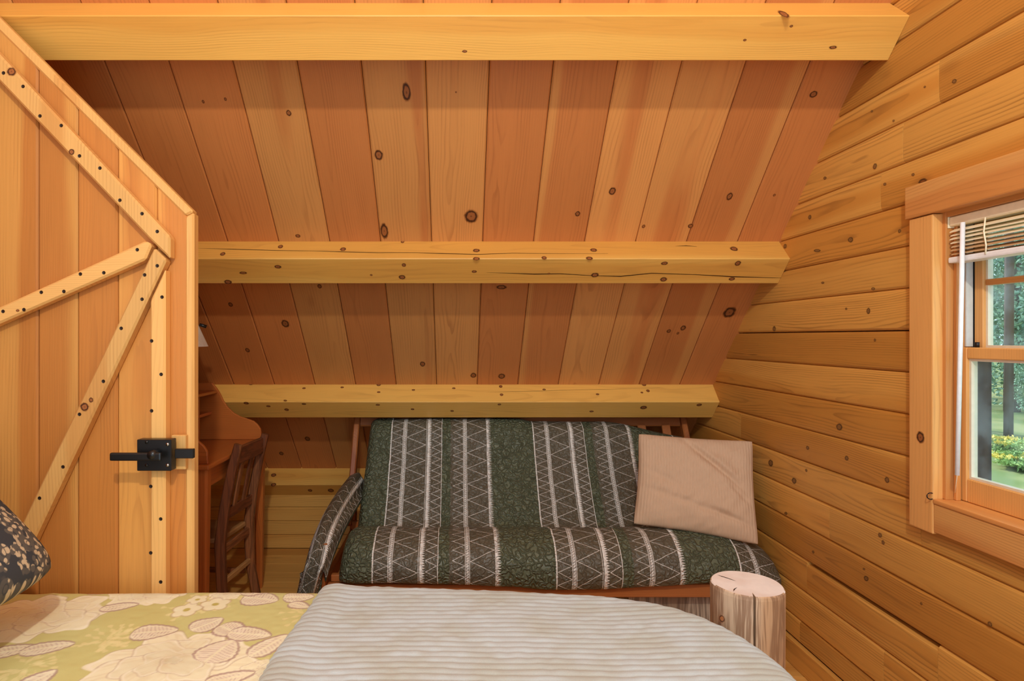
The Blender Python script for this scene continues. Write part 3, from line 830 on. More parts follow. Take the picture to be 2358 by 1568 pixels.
# ribbed grey blanket
bx_ = np.arange(-0.440, 1.02, 0.0075); by_ = np.arange(0.36, 2.10, 0.0030)
BXg, BYg = np.meshgrid(bx_, by_, indexing='ij')
edge = BXg + 0.440
Pb = drape(BXg, BYg, -1.56, 0.715, 0.30, 1.80, 0.36, 0.075, BT + 0.016, 0.05, 0.055)
Pb[..., 0] += 0.03 * sst(BYg, 1.40, 1.84) * sst(BXg, 0.2, -0.3)
Pb[..., 2] += 0.010 * (vnoise(BXg * 4, BYg * 4, 5) - .5) - 0.013 * np.clip(1 - edge / 0.02, 0, 1) ** 2
Pb[..., 2] += 0.006 * sst(edge, 0.0, 0.05) * sst(edge, 0.12, 0.05)
Nb = normals(Pb)
yw = BYg + 0.004 * (vnoise(BXg * 9, BYg * 9, 6) - .5) + 0.0025 * (vnoise(BXg * 40, BYg * 30, 7) - .5)
ribv = np.abs(np.sin(math.pi * yw / 0.0245))
rib = 0.0054 * np.sqrt(ribv) * (0.70 + 0.60 * vnoise(BXg * 45, np.floor(yw / 0.0245) * 3.3, 8))
Pb += Nb * (rib[..., None] * np.where(Nb[..., 2:3] < 0, -1, 1))
gb = G('ribbed_blanket')
bn = gb.noise(gb.obj(), 7.0, 2.0); bf = gb.noise(gb.obj(), 420.0, 2.0)
bc = gb.mix(gb.ss(bn, 0.35, 0.7), lin(186, 193, 192), lin(178, 180, 170))
gb.bsdf(gb.mulc(bc, gb.add(0.9, gb.mul(bf, 0.2))), 0.85, bf, 0.25, 0.001, 0.15)
gb.nt.nodes['Principled BSDF'].inputs['Sheen Weight'].default_value = 0.15
tag(grid_obj('blanket', Pb, gb.mat), 'pale grey ribbed blanket spread over the foot of the bed', 'blanket')

# pillows
def pillow_grid(corners, T, n=90, pinch=0.05, seed=0, wr=0.004, creases=(), blunt=0.02):
    """corners BL, BR, TR, TL; bulge along the face normal"""
    BL, BR, TR, TL = [np.array(c, float) for c in corners]
    t = np.sin(np.linspace(-math.pi / 2, math.pi / 2, n))
    U, V = np.meshgrid(t, t, indexing='ij')
    nrm = np.cross(BR - BL, TL - BL); nrm /= np.linalg.norm(nrm)
    u2 = U * (1 - pinch * (1 - V * V) - blunt * V ** 8); v2 = V * (1 - pinch * (1 - U * U) - blunt * U ** 8)
    a, b = (u2[..., None] + 1) / 2, (v2[..., None] + 1) / 2
    base = (BL * (1 - a) + BR * a) * (1 - b) + (TL * (1 - a) + TR * a) * b
    th = T * (np.clip(1 - U * U, 0, 1) * np.clip(1 - V * V, 0, 1)) ** 0.38
    env = np.clip(1 - U * U, 0, 1) ** .3 * np.clip(1 - V * V, 0, 1) ** .3
    w = wr * env * (vnoise(U * 3 + V * 2, V * 3, seed) + 0.5 * vnoise(U * 8 - V * 5, V * 7, seed + 1) - .75)
    for (u0, v0, u1, v1, dp, wd_) in creases:
        dx_, dy_ = u1 - u0, v1 - v0; L2 = dx_ * dx_ + dy_ * dy_
        tp = np.clip(((U - u0) * dx_ + (V - v0) * dy_) / L2, 0, 1)
        dist = np.hypot(U - u0 - tp * dx_, V - v0 - tp * dy_)
        w = w - dp * env * np.exp(-(dist / wd_) ** 2) * np.sin(math.pi * np.clip(tp, 0.04, 0.96)) ** .5
    Pf = base + nrm * (th + w)[..., None]; Pk = base - nrm * (th * 0.9)[..., None]
    P = np.concatenate([Pf, Pk[:, ::-1][:, 1:-1]], 1)
    UV = np.stack([(U + 1) / 2, (V + 1) / 2], -1)
    UV = np.concatenate([UV, UV[:, ::-1][:, 1:-1]], 1)
    return P, UV
# dark floral pillow, leaning on the headboard
py0, py1 = 0.93, 1.62
xb, zb_ = -1.065, BT + 0.150; xt, zt_ = -1.43, BT + 0.50
Pp, UVp = pillow_grid([(xb, py0, zb_ - 0.01), (xb, py1, zb_), (xt, py1, zt_), (xt, py0, zt_)], -0.105, 110, 0.02, 11, 0.010, (), 0.07)
gp = G('dark_floral_cotton')
uvx, uvy, _z = gp.xyz(gp.uv())
pv = gp.vec(gp.mul(uvx, 0.69), gp.mul(uvy, 0.5), 0.0)
wv_ = gp.n('ShaderNodeTexNoise'); gp.set(wv_.inputs['Vector'], pv); wv_.inputs['Scale'].default_value = 18.0; wv_.inputs['Detail'].default_value = 2.0
va = gp.n('ShaderNodeVectorMath'); va.operation = 'MULTIPLY_ADD'
gp.set(va.inputs[0], wv_.outputs['Color']); va.inputs[1].default_value = (0.030, 0.030, 0); gp.set(va.inputs[2], pv)
vo = gp.n('ShaderNodeTexVoronoi'); gp.set(vo.inputs['Vector'], va.outputs[0]); vo.inputs['Scale'].default_value = 27.0
vo2 = gp.n('ShaderNodeTexVoronoi'); gp.set(vo2.inputs['Vector'], va.outputs[0]); vo2.inputs['Scale'].default_value = 58.0
m1 = gp.ss(vo.outputs['Distance'], 0.62, 0.54)
petal = gp.ss(vo2.outputs['Distance'], 0.52, 0.40)
m1 = gp.mul(m1, gp.add(0.10, gp.mul(petal, 0.90)))
m1 = gp.mul(m1, gp.sub(1.0, gp.mul(gp.near(vo.outputs['Distance'], 0.24, 0.035, 0.5), 0.8)))
vo3 = gp.n('ShaderNodeTexVoronoi'); gp.set(vo3.inputs['Vector'], gp.vec(gp.add(gp.mul(uvx, 0.69), 3.3), gp.add(gp.mul(uvy, 0.5), gp.mul(wv_.outputs[0], 0.03)), 0.0)); vo3.inputs['Scale'].default_value = 40.0
m3 = gp.mul(gp.ss(vo3.outputs['Distance'], 0.42, 0.34), gp.add(0.15, gp.mul(petal, 0.85)))
m1 = gp.mx(m1, gp.mul(m3, 0.85))
cr_, cg_, cb_ = gp.xyz(vo.outputs['Color'])
m1 = gp.mn(m1, 1.0)
gp.bsdf(gp.mix(m1, lin(66, 68, 72), lin(204, 184, 152)), 0.8, gp.noise(pv, 900, 1), 0.1, 0.0006, 0.15)
tag(grid_obj('bed_pillow', Pp, gp.mat, None, UVp, close_v=True), 'charcoal pillow printed with beige flowers at the head of the bed', 'pillow')

# ------------------------------------------------------------------ futon
fut = thing('futon_frame', (0.4, 3.1, 0.0), 'reddish brown wooden futon sofa frame under the sloped ceiling', 'sofa')
FW_ = lambda ax: wood('futon', ax)
fx0, fx1 = -0.62, 1.40
btop = Vector((0, 3.66, 0.955)); bbot = Vector((0, 3.36, 0.40))
def bk(t): return btop.lerp(bbot, t)
for x in (fx0 + 0.02, fx1 - 0.02):
    sweep('back_stile', [(x, bk(-0.02).y, bk(-0.02).z), (x, bk(1).y, bk(1).z)], 0.035, 0.05, FW_('Z'), fut, up=(0, -1, 0.5))
sweep('top_rail', [(fx0 + 0.04, btop.y, btop.z - 0.02), (fx1 - 0.04, btop.y, btop.z - 0.02)], 0.032, 0.055, FW_('X'), fut, up=(0, 0.4, 1))
sweep('lower_rail', [(fx0 + 0.04, bbot.y, bbot.z), (fx1 - 0.04, bbot.y, bbot.z)], 0.03, 0.05, FW_('X'), fut)
for i in range(13):
    x = fx0 + 0.13 + i * (fx1 - fx0 - 0.26) / 12
    sweep('back_slat', [(x, bk(0.05).y + .002, bk(0.05).z), (x, bk(0.96).y + .002, bk(0.96).z)], 0.05, 0.016, FW_('Z'), fut, up=(0, -1, 0.5))
fr0 = at(740, 1375, 2.72); fr1 = at(1640, 1340, 2.72)
box('front_rail', fx0 + 0.035, fx1 - 0.035, 2.715, 2.745, fr0.z, 0.335, FW_('X'), fut, 0.004)
box('seat_rail', fx0 + 0.05, fx1 - 0.05, 2.735, 2.765, 0.338, 0.368, FW_('X'), fut, 0.003)
for i in range(9):
    x = fx0 + 0.12 + i * (fx1 - fx0 - 0.24) / 8
    box('seat_slat', x - 0.03, x + 0.03, 2.766, 3.345, 0.338, 0.352, FW_('Y'), fut, 0.002)
for x in (fx0, fx1 - 0.036):
    box('front_leg', x, x + 0.034, 2.685, 2.745, 0.0, 0.500 if x < 0 else 0.335, FW_('Z'), fut, 0.004)
    box('rear_leg', x, x + 0.034, 3.50, 3.56, 0.0, 0.57, FW_('Z'), fut, 0.004)
    box('side_rail', x + 0.004, x + 0.030, 2.745, 3.50, 0.27, 0.335, FW_('Y'), fut, 0.003)
    if x < 0: sweep('arm', [(x + 0.017, 2.685, 0.514), (x + 0.017, 2.9, 0.545), (x + 0.017, 3.2, 0.572), (x + 0.017, 3.56, 0.588)], 0.058, 0.026, FW_('Y'), fut)

# quilted cover shader: vermicelli stitching, printed stripes
gq = G('green_quilt')
qu, qv, _ = gq.xyz(gq.uv())
wob = gq.noise(gq.vec(qu, qv, 0.0), 14.0, 2.0)
u = gq.frac(gq.m('DIVIDE', gq.add(gq.add(qu, 0.376 + 8.2), gq.mul(gq.sub(wob, 0.5), 0.006)), 0.82))
u = gq.mul(u, 0.82)
v = gq.add(qv, gq.mul(gq.sub(wob, 0.5), 0.006))
def tri(per, ph=0.0):            # 0..1 triangle wave in v
    return gq.m('ABSOLUTE', gq.sub(gq.mul(gq.frac(gq.add(gq.m('DIVIDE', v, per), ph)), 2.0), 1.0))
def zig(a, b, per, w, ph=0.0):
    line = gq.add(a, gq.mul(tri(per, ph), b - a))
    return gq.ss(gq.m('ABSOLUTE', gq.sub(u, line)), w * 1.5, w * 0.7)
t_small = gq.frac(gq.m('DIVIDE', v, 0.0105))
def teeth(c, base, ln, sgn):     # solid strip with comb teeth on one side
    d = gq.mul(gq.sub(u, c), sgn)
    reach = gq.add(base, gq.mul(gq.sub(1.0, gq.m('ABSOLUTE', gq.sub(gq.mul(t_small, 2.0), 1.0))), ln))
    return gq.mul(gq.ss(d, -0.002, 0.0), gq.ss(gq.sub(d, reach), 0.001, -0.001))
white = teeth(0.006, 0.004, 0.010, -1.0)
for a, b, per, w in ((0.010, 0.070, 0.046, 0.0026), (0.095, 0.202, 0.094, 0.0028), (0.240, 0.290, 0.046, 0.0026), (0.360, 0.415, 0.046, 0.0026), (0.440, 0.548, 0.094, 0.0028)):
    white = gq.mx(white, zig(a, b, per, w))
fz = gq.frac(gq.m('DIVIDE', v, 0.012))
for c in (0.082, 0.427):         # narrow bands of dense stitching between two lines
    bandm = gq.mul(gq.near(u, c, 0.006, 0.2), gq.add(0.45, gq.mul(gq.m('GREATER_THAN', gq.frac(gq.add(gq.m('DIVIDE', v, 0.011), gq.mul(u, 55.0))), 0.45), 0.55)))
    white = gq.mx(white, gq.mx(bandm, gq.mx(gq.near(u, c - 0.0095, 0.0016), gq.near(u, c + 0.0095, 0.0016))))
white = gq.mx(white, gq.near(u, 0.2075, 0.0014)); white = gq.mx(white, gq.near(u, 0.295, 0.0018))
white = gq.mx(white, teeth(0.214, 0.010, 0.014, 1.0)); white = gq.mx(white, teeth(0.552, 0.008, 0.018, 1.0))
stripe = gq.mx(gq.mul(gq.m('GREATER_THAN', u, 0.0), gq.m('LESS_THAN', u, 0.297)), gq.mul(gq.m('GREATER_THAN', u, 0.345), gq.m('LESS_THAN', u, 0.552)))
vm = gq.noise(gq.vec(qu, qv, 3.0), 27.0, 0.0, 0.4)
wn1 = gq.n('ShaderNodeTexNoise'); gq.set(wn1.inputs['Vector'], gq.vec(qu, qv, 3.0)); wn1.inputs['Scale'].default_value = 30.0; wn1.inputs['Detail'].default_value = 1.0
wva = gq.n('ShaderNodeVectorMath'); wva.operation = 'MULTIPLY_ADD'
gq.set(wva.inputs[0], wn1.outputs['Color']); wva.inputs[1].default_value = (0.075, 0.075, 0.0); gq.set(wva.inputs[2], gq.vec(qu, qv, 0.0))
ve = gq.n('ShaderNodeTexVoronoi'); ve.feature = 'DISTANCE_TO_EDGE'; ve.voronoi_dimensions = '2D'; gq.set(ve.inputs['Vector'], wva.outputs[0]); ve.inputs['Scale'].default_value = 40.0
puff = gq.ss(ve.outputs['Distance'], 0.0, 0.35)
stitch = gq.ss(ve.outputs['Distance'], 0.11, 0.02)
plainz = gq.sub(1.0, gq.mul(stripe, 0.55))
base = gq.mix(stripe, lin(94, 98, 74), lin(96, 87, 70))
base = gq.mix(gq.mul(gq.mul(stitch, plainz), 0.42), base, lin(38, 42, 30))
base = gq.mulc(base, gq.add(0.85, gq.mul(gq.noise(gq.vec(qu, qv, 9.0), 9.0, 2.0), 0.3)))
qc = gq.mix(gq.mul(white, 0.92), base, lin(236, 228, 218))
height = gq.add(gq.mul(puff, gq.mul(plainz, 1.0)), gq.mul(white, 0.2))
gq.bsdf(qc, 0.45, height, 0.9, 0.008, 0.5)
QUILT = gq.mat

# seat and back of the futon under the quilt
def cat(pts, n):
    pts = np.array(pts, float); m = len(pts)
    t = np.linspace(0, m - 1, n); out = []
    for q in t:
        i = min(int(q), m - 2); f = q - i
        p0, p1, p2, p3 = pts[max(i - 1, 0)], pts[i], pts[i + 1], pts[min(i + 2, m - 1)]
        out.append(0.5 * ((2 * p1) + (-p0 + p2) * f + (2 * p0 - 5 * p1 + 4 * p2 - p3) * f * f + (-p0 + 3 * p1 - 3 * p2 + p3) * f ** 3))
    return np.array(out)
front = cat([(3.625, 0.915), (3.605, 0.955), (3.555, 0.965), (3.49, 0.925), (3.41, 0.79), (3.315, 0.66), (3.22, 0.545), (3.155, 0.475), (3.095, 0.455), (3.03, 0.488),
             (2.94, 0.525), (2.85, 0.540), (2.76, 0.522), (2.69, 0.470), (2.66, 0.405), (2.675, 0.352), (2.735, 0.342)], 190)
back = cat([(3.640, 0.900), (3.638, 0.880), (3.62, 0.86), (3.58, 0.78), (3.52, 0.68), (3.46, 0.58), (3.41, 0.49), (3.37, 0.43), (3.33, 0.39), (3.25, 0.370),
            (3.14, 0.361), (3.02, 0.358), (2.92, 0.356), (2.85, 0.355), (2.80, 0.355), (2.775, 0.354), (2.770, 0.350)], 190)
NU = 330
ux = np.linspace(0, 1, NU)
arc = np.concatenate([[0], np.cumsum(np.linalg.norm(np.diff(front, axis=0), axis=1))])
tt = np.linspace(0, 1, 190)
seatness = sst(tt, 0.50, 0.62)
xl_v = -0.505 - 0.02 * sst(tt, 0.0, 0.45) - 0.005 * seatness          # left edge per v
xr_v = 1.385 + 0.0 * tt + 0.09 * seatness
U, Tm = np.meshgrid(ux, tt, indexing='ij')
Xq = xl_v[None, :] + U * (xr_v - xl_v)[None, :]
dl = Xq - xl_v[None, :]; dr = xr_v[None, :] - Xq
rl = np.where(seatness > 0.5, 0.09, 0.055)[None, :]; rrr = (0.06 + 0.30 * seatness)[None, :]
fl = np.clip(1 - dl / rl, 0, 1); fr_ = np.clip(1 - dr / rrr, 0, 1)
wq = np.sqrt(np.clip(1 - fl ** 2.2, 0, 1)) * np.sqrt(np.clip(1 - fr_ ** 2.0, 0, 1))
wq = np.maximum(wq, 0.02)
ctr = (front + back) / 2
Fq = ctr[None] + (front - ctr)[None] * wq[..., None]; Bq = ctr[None] + (back - ctr)[None] * wq[..., None]
# irregularities: lumps, sag of the top edge at the right, hanging hem
lump = 0.016 * (vnoise(Xq * 3.2, Tm * 5, 21) - .5) + 0.006 * (vnoise(Xq * 9, Tm * 11, 22) - .5)
topm = sst(tt, 0.42, 0.05)[None, :]
sag = -0.10 * sst(Xq, 0.85, 1.40) * topm - 0.018 * sst(vnoise(Xq * 4, Xq * 0, 23), .4, .8) * topm * (Xq > 0.2)
hem = -0.028 * sst(Tm, 0.84, 0.97) * np.exp(-((Xq - 0.55) / 0.42) ** 2) + 0.018 * sst(Tm, 0.84, 0.97) * sst(Xq, 0.9, 1.3)
tipd = -0.030 * seatness[None, :] * sst(Xq, 1.15, 1.47)
PF = np.stack([Xq, Fq[..., 0], Fq[..., 1] + sag + hem + tipd], -1)
nF = normals(PF); nF *= np.where(nF[..., 1:2] > 0, -1, 1)
PF += nF * (lump * wq)[..., None]
stp = slice(None, None, 3)
PB = np.stack([Xq, Bq[..., 0], Bq[..., 1] + sag + tipd], -1)[:, ::-1][:, 1:-1]
PQ = np.concatenate([PF, PB], 1)
UVq = np.stack([Xq, np.broadcast_to(arc[None, :], Xq.shape)], -1)
UVq = np.concatenate([UVq, UVq[:, ::-1][:, 1:-1]], 1)
quilt = grid_obj('quilt', PQ, QUILT, None, UVq, close_v=True)
tag(quilt, 'dark green quilted throw with white zigzag stripes covering the futon', 'quilt')
# corner of the quilt hanging over the left arm
path = cat([(-0.580, 3.46, 0.668), (-0.592, 3.22, 0.655), (-0.601, 3.00, 0.632), (-0.605, 2.84, 0.606), (-0.610, 2.70, 0.560), (-0.622, 2.615, 0.47), (-0.645, 2.60, 0.36), (-0.672, 2.59, 0.24)], 90)
na = 40
ph = np.linspace(-1, 1, na); PD = np.zeros((90, na, 3)); UVd = np.zeros((90, na, 2))
sd = np.linspace(0, 1, 90)
for i in range(90):
    w = 0.135 - 0.045 * sd[i] + 0.02 * math.sin(sd[i] * 9)
    for j in range(na):
        s_ = ph[j]; a = s_ * 2.2
        # over the arm: hangs down on both sides; at the front it gathers into a folded tail
        ox = math.sin(a * 0.75) * 0.068 * (1 - 0.35 * sd[i]); oz = -(1 - math.cos(a)) * 0.075 * (1 - sst(sd[i], .66, .8)); oy = (1 - math.cos(a)) * 0.035 * sst(sd[i], .66, .8)
        fold = 0.010 * math.sin(s_ * 7 + sd[i] * 6) + 0.006 * math.sin(s_ * 15 + sd[i] * 11)
        PD[i, j] = path[i] + np.array([ox + fold * .5, oy - fold * sst(sd[i], .5, .8), oz + fold * 0.5])
        UVd[i, j] = (-0.226 + s_ * 0.17, sd[i] * 1.05)
drp = grid_obj('quilt_corner', PD, QUILT, quilt, UVd)
sol = drp.modifiers.new('thick', 'SOLIDIFY'); sol.thickness = 0.008

# tan throw pillow
cs = [at(1457, 1207, 2.88), at(1748, 1256, 2.745), at(1734, 1015, 2.93), at(1469, 998, 3.06)]
Pt, UVt = pillow_grid([tuple(c) for c in cs], 0.075, 150, 0.045, 31, 0.016, [(-0.25, 0.95, 0.9, -0.15, 0.022, 0.06), (-0.1, 0.9, 0.75, 0.15, -0.010, 0.08), (-0.95, -0.2, 0.9, -0.75, 0.010, 0.07), (0.2, -0.5, 0.9, -0.7, 0.014, 0.05), (-0.9, 0.2, -0.3, -0.1, 0.008, 0.07), (0.5, 0.1, 0.95, -0.35, 0.012, 0.05)])
gt = G('tan_gauze')
tu, tv, _ = gt.xyz(gt.uv())
tn = gt.noise(gt.vec(gt.mul(tu, 3.0), gt.mul(tv, 3.0), 0.0), 1.5, 3.0)
rbs = gt.m('SINE', gt.mul(gt.add(tu, gt.mul(tn, 0.02)), 250.0))
rb2 = gt.noise(gt.vec(gt.mul(tu, 90.0), gt.mul(tv, 14.0), 0.0), 1.0, 2.0)
gt.bsdf(gt.mulc(lin(206, 170, 138), gt.add(0.90, gt.mul(rb2, 0.16))), 0.85, gt.add(gt.mul(rbs, gt.add(0.2, gt.mul(rb2, 0.7))), rb2), 0.35, 0.003, 0.15)
tag(grid_obj('throw_pillow', Pt, gt.mat, None, UVt, close_v=True), 'square tan crinkled cotton pillow at the end of the futon', 'pillow')

# box under the futon
sb0 = at(1490, 1378, 2.80).x
stb = thing('storage_box', (1.03, 3.0, 0.0), 'grey brown grained wooden box pushed under the futon', 'box')
box('front_panel', 0.80, 1.26, 2.79, 2.806, 0.0, 0.255, wood('box', 'Z'), stb, 0.002)
for x in (0.80, 1.244): box('side_panel', x, x + 0.016, 2.8065, 3.20, 0.0, 0.255, wood('box', 'Z'), stb, 0.002)
box('rear_panel', 0.80, 1.26, 3.2005, 3.216, 0.0, 0.255, wood('box', 'Z'), stb, 0.002)
box('base', 0.8165, 1.2435, 2.807, 3.20, 0.004, 0.014, wood('box', 'X'), stb, 0.001)

# ------------------------------------------------------------------ desk with hutch
DX = -1.11; DTOP = CAMZ - 0.575; dy0, dy1 = 2.715, 3.47
desk = thing('writing_desk', (-1.43, 3.1, 0.0), 'red brown wooden writing desk with curved side panels and pigeonholes', 'desk')
DW = lambda ax: wood('desk', ax)
box('desk_top', LX + 0.01, DX, dy0 - 0.02, dy1 + 0.05, DTOP - 0.022, DTOP, DW('Y'), desk, 0.006, 2)
box('apron', DX - 0.055, DX - 0.038, dy0 + 0.06, dy1 - 0.03, DTOP - 0.12, DTOP - 0.0225, DW('Y'), desk, 0.002)
box('apron', LX + 0.10, DX - 0.09, dy0 + 0.02, dy0 + 0.038, DTOP - 0.12, DTOP - 0.0225, DW('X'), desk, 0.002)
for x, y in ((DX - 0.045, dy0 + 0.03), (LX + 0.06, dy0 + 0.03), (DX - 0.03, dy1 + 0.015), (LX + 0.06, dy1)):
    sweep('leg', [(x, y, 0.0), (x, y, 0.02), (x, y, DTOP - 0.0225)], 0.058, 0.058, DW('Z'), desk, up=(0, 1, 0), scale=[0.55, 0.62, 1.0])
hp = [(494.5,881),(504,891),(514,906.5),(521,922),(531,937),(545,950),(559,958),(577,964),(591,969),(601,978),(607,988),(609,998)]
hs_y = 3.392
prof = [at(x, y, hs_y) for x, y in hp]
zb = DTOP + 0.0005
prof[-1].z = zb
def side_panel(y, xoff):
    pts = [(p.x + xoff, y, p.z) for p in prof]
    pts = [(LX + 0.012, y, pts[0][2])] + pts + [(LX + 0.012, y, zb)]
    return extrude_poly('side_panel', pts, (0, 0.018, 0), DW('X'), desk, 0.003)
side_panel(3.375, -0.012); side_panel(dy0 + 0.005, -0.042)
shx = at(498, 899, 3.36).x
for nm, z, xf in (('shelf', at(498, 899, 3.36).z, shx), ('shelf', at(484, 948, 3.36).z, shx - 0.03)):
    box(nm, LX + 0.012, xf, dy0 + 0.0235, 3.3745, z - 0.016, z, DW('Y'), desk, 0.002)
for y in (2.90, 3.10, 3.22):
    box('divider', LX + 0.025, shx - 0.035, y - 0.006, y + 0.006, zb, at(498, 899, 3.36).z - 0.0165, DW('Z'), desk, 0.001)
box('back_panel', LX + 0.002, LX + 0.0115, dy0 + 0.005, 3.392, zb, prof[0].z, DW('Y'), desk, 0.001)

# ------------------------------------------------------------------ chair tucked at the desk, seen from behind
chair = thing('side_chair', (-1.2, 3.1, 0.0), 'worn dark brown wooden chair with slatted back tucked at the desk', 'chair')
CW = lambda ax: wood('chair', ax)
cy0, cy1 = 2.95, 3.27
def post_pts(y, dx): return [(-1.105 + dx, y, 0.0), (-1.150 + dx, y, 0.22), (-1.158 + dx, y, 0.44), (-1.135 + dx, y, 0.62), (-1.100 + dx, y, 0.80), (-1.068 + dx, y, 0.925)]
for y, dx in ((cy0, 0.0), (cy1, 0.03)):
    sweep('back_post', post_pts(y, dx), 0.036, 0.046, CW('Z'), chair, up=(1, 0, 0), scale=[0.85, 1, 1.1, 1, 0.95, 0.8])
def cx_(z, y):
    f = (y - cy0) / (cy1 - cy0); pp = post_pts(0, 0.03 * f)
    for (xa, _, za), (xb_, _, zb2) in zip(pp[:-1], pp[1:]):
        if za <= z <= zb2: return xa + (xb_ - xa) * (z - za) / (zb2 - za)
    return pp[-1][0]
def rail(name, z, h, t, mat):
    ya, yb = cy0 + 0.015, cy1 - 0.015
    return sweep(name, [(cx_(z, ya), ya, z), (cx_(z, yb), yb, z)], t, h, mat, chair)
rail('top_rail', 0.865, 0.085, 0.022, CW('Y'))
rail('lower_rail', 0.575, 0.055, 0.020, CW('Y'))
for f in (0.33, 0.66):
    y = cy0 + (cy1 - cy0) * f
    sweep('back_slat', [(cx_(z, y), y, z) for z in (0.60, 0.70, 0.80, 0.83)], 0.045, 0.012, CW('Z'), chair, up=(1, 0, 0))
extrude_poly('seat', [(-1.165, cy0 + 0.022, 0.43), (-1.135, cy1 - 0.022, 0.43), (-1.50, cy1 + 0.05, 0.43), (-1.52, cy0 - 0.05, 0.43)], (0, 0, 0.026), wood('seat', 'X'), chair, 0.006)
rail('rear_stretcher', 0.40, 0.045, 0.02, CW('Y'))
rail('rear_stretcher', 0.24, 0.028, 0.02, wood('seat', 'Y'))
for y in (cy0 - 0.03, cy1 + 0.03):
    sweep('front_leg', [(-1.49, y, 0.0), (-1.485, y, 0.4295)], 0.036, 0.036, CW('Z'), chair, up=(0, 1, 0))
    y2 = cy0 if y < 3.1 else cy1
    sweep('side_stretcher', [(-1.485, y, 0.18), (-1.15, y2, 0.18)], 0.020, 0.026, CW('X'), chair)

# ------------------------------------------------------------------ desk lamp
lampt = thing('desk_lamp', (-1.42, 2.80, prof[0].z), 'small lamp with a white cone shade on the desk hutch', 'lamp')
gsd = plain('white_shade', lin(238, 232, 220), 0.7, 0.2)
lcx, lcy = -1.42, 2.84
sb = at(471, 798, lcy)
shr = sb.x - lcx
bm = bmesh.new(); nseg = 40
ra = [[bm.verts.new((lcx + r * math.cos(6.2832 * i / nseg), lcy + r * math.sin(6.2832 * i / nseg), z)) for i in range(nseg)]
      for r, z in ((shr, sb.z), (shr - 0.08, sb.z + 0.185), (shr - 0.084, sb.z + 0.185), (shr - 0.004, sb.z + 0.001))]
for a, b in ((0, 1), (1, 2), (2, 3), (3, 0)):
    for i in range(nseg): bm.faces.new((ra[a][i], ra[a][(i + 1) % nseg], ra[b][(i + 1) % nseg], ra[b][i]))
bm_obj('lamp_shade', bm, gsd, lampt, False)
hz0 = at(498, 899, 3.36).z
tube('lamp_base', [(lcx, lcy, hz0), (lcx, lcy, hz0 + 0.015), (lcx, lcy, hz0 + 0.02)], 0.06, BLACK, lampt, 24, rr=[0.065, 0.062, 0.02])
tube('lamp_stem', [(lcx, lcy, hz0 + 0.02), (lcx, lcy, sb.z + 0.19)], 0.007, BLACK, lampt, 10)
tube('lamp_knob', [(shr + lcx - 0.05, lcy + 0.06, sb.z + 0.105), (shr + lcx - 0.02, lcy + 0.07, sb.z + 0.095)], 0.008, BLACK, lampt, 10)

# ------------------------------------------------------------------ outside
GZ = -0.40
gr = G('lawn'); on = gr.noise(gr.obj(), 0.9, 4.0)
gr.bsdf(gr.mix(gr.ss(on, 0.35, 0.65), lin(112, 128, 80), lin(150, 152, 106)), 0.9, spec=0.1)
lawn = box('ground', 2.2, 60, -30, 60, GZ - 0.1, GZ, gr.mat, None, 0); tag(lawn, kind='structure')
path_ = extrude_poly('path', [(3.0, 3.4, GZ), (9.0, 8.6, GZ), (9.6, 8.0, GZ), (3.6, 2.6, GZ)], (0, 0, 0.02), plain('pale_gravel', lin(206, 204, 200), 0.9, 0.1), None, 0)
tag(path_, kind='structure')
BARK = plain('bark', lin(112, 98, 94), 0.9, 0.1)
rsd = random.Random(5)
def leaves(center, rad, n, size, rs):
    g_ = np.random.RandomState(rs.randint(0, 10 ** 6))
    p = g_.normal(size=(n, 3)); p /= np.linalg.norm(p, axis=1, keepdims=True)
    p *= g_.uniform(0.35, 1.0, (n, 1)) ** 0.5
    # clumped: pull towards a set of branch ends
    cl = p[: max(12, n // 160)]
    w = cl[g_.randint(0, len(cl), n)]
    p = np.where(g_.rand(n, 1) < 0.75, w + g_.normal(size=(n, 3)) * 0.11, p)
    p = 0.82 * p * np.array(rad) + np.array(center)
    a = g_.normal(size=(n, 3)); a /= np.linalg.norm(a, axis=1, keepdims=True)
    b = np.cross(a, g_.normal(size=(n, 3))); b /= np.linalg.norm(b, axis=1, keepdims=True)
    s_ = size * g_.uniform(0.6, 1.4, (n, 1))
    V = np.stack([p - a * s_, p + b * s_ * .5, p + a * s_, p - b * s_ * .5], 1).reshape(-1, 3)
    return V, np.arange(4 * n).reshape(-1, 4)
def leafmat(name, c1, c2):
    g = G(name); nn = g.noise(g.obj(), 3.0, 2.0)
    g.bsdf(g.mix(g.ss(nn, 0.35, 0.65), c1, c2), 0.6, spec=0.3)
    return g.mat
LM = [leafmat('leaf_deep', lin(84, 116, 66), lin(134, 160, 96)), leafmat('leaf_blue', lin(120, 156, 134), lin(176, 200, 176)), leafmat('leaf_light', lin(140, 172, 96), lin(196, 214, 140))]
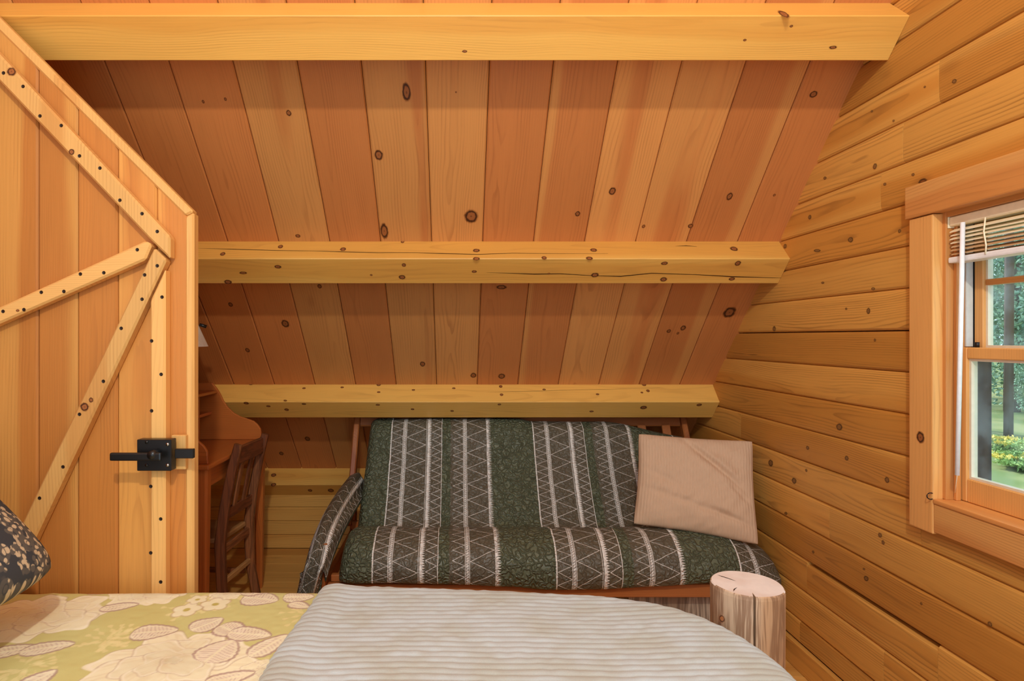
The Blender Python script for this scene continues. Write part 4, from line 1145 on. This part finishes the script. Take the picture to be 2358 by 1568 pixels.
def tree(x, y, h, r, crown, n, lm, label, size=0.16):
    t = thing('tree', (x, y, GZ), label, 'tree', 'trees outside the window')
    tube('trunk', [(x, y, GZ), (x + 0.02, y, GZ + h * 0.5), (x, y + 0.05, GZ + h)], r, BARK, t, 10, rr=[r * 1.05, r, r * 0.7])
    vs, fs = leaves((x, y, GZ + crown[2]), (crown[0], crown[0], crown[1]), n, size, rsd)
    mesh_obj('foliage', vs, fs, lm, t)
p = at(2322, CY, 11.3)
tree(p.x, 11.3, 6.5, 0.07, (1.2, 1.6, 5.4), 6000, LM[0], 'slim dark trunked tree nearest the window, beyond the path', 0.05)
for i, (px_, Yd_, h, cr_, lm, lab) in enumerate(((2330, 15.0, 9, (1.9, 3.9, 3.6), 1, 'pale blue green tree behind the dark trunk'), (1960, 21.0, 11, (2.6, 4.6, 5.0), 0, 'broad deep green tree far across the lawn'),
        (2440, 18.0, 10, (2.4, 4.6, 4.0), 0, 'tall deep green tree to the side of the lawn'), (2272, 25.0, 14, (3.2, 7.0, 6.4), 1, 'tallest bluish tree at the back of the garden'),
        (2900, 8.5, 9, (2.2, 4.0, 4.5), 2, 'light green tree standing clear of the others'), (2130, 33.0, 13, (3.2, 6.0, 6.5), 2, 'far light green tree at the edge of the garden'))):
    q = at(px_, CY, Yd_); tree(q.x, Yd_, h, 0.16, cr_, 20000, LM[lm], lab, 0.055)
for i, (px_, Yd_, lab) in enumerate(((2275, 9.8, 'low leafy shrub with yellow flowers by the path'), (2400, 8.3, 'yellow flowering shrub next to the path edge'), (2170, 12.3, 'rounded green shrub behind the flower bed'), (2400, 13.2, 'rounded green shrub in front of the pale tree'), (2500, 10.2, 'rounded green shrub at the lawn edge'))):
    q = at(px_, CY, Yd_); t = thing('shrub', (q.x, Yd_, GZ), lab, 'shrub', 'shrubs outside the window')
    hgt = 0.16 if i < 2 else 1.0
    vs, fs = leaves((q.x, Yd_, GZ + hgt * 0.8), (0.6, 0.6, hgt * 0.8), 7000, 0.028, rsd)
    mesh_obj('foliage', vs, fs, LM[2] if i < 2 else LM[i % 2], t)
    if i < 2:
        vs, fs = leaves((q.x, Yd_, GZ + hgt), (0.6, 0.6, hgt * 0.8), 500, 0.03, rsd)
        tag(mesh_obj('flowers', vs, fs, plain('yellow_petal', lin(236, 214, 110), 0.6), t), kind='stuff')
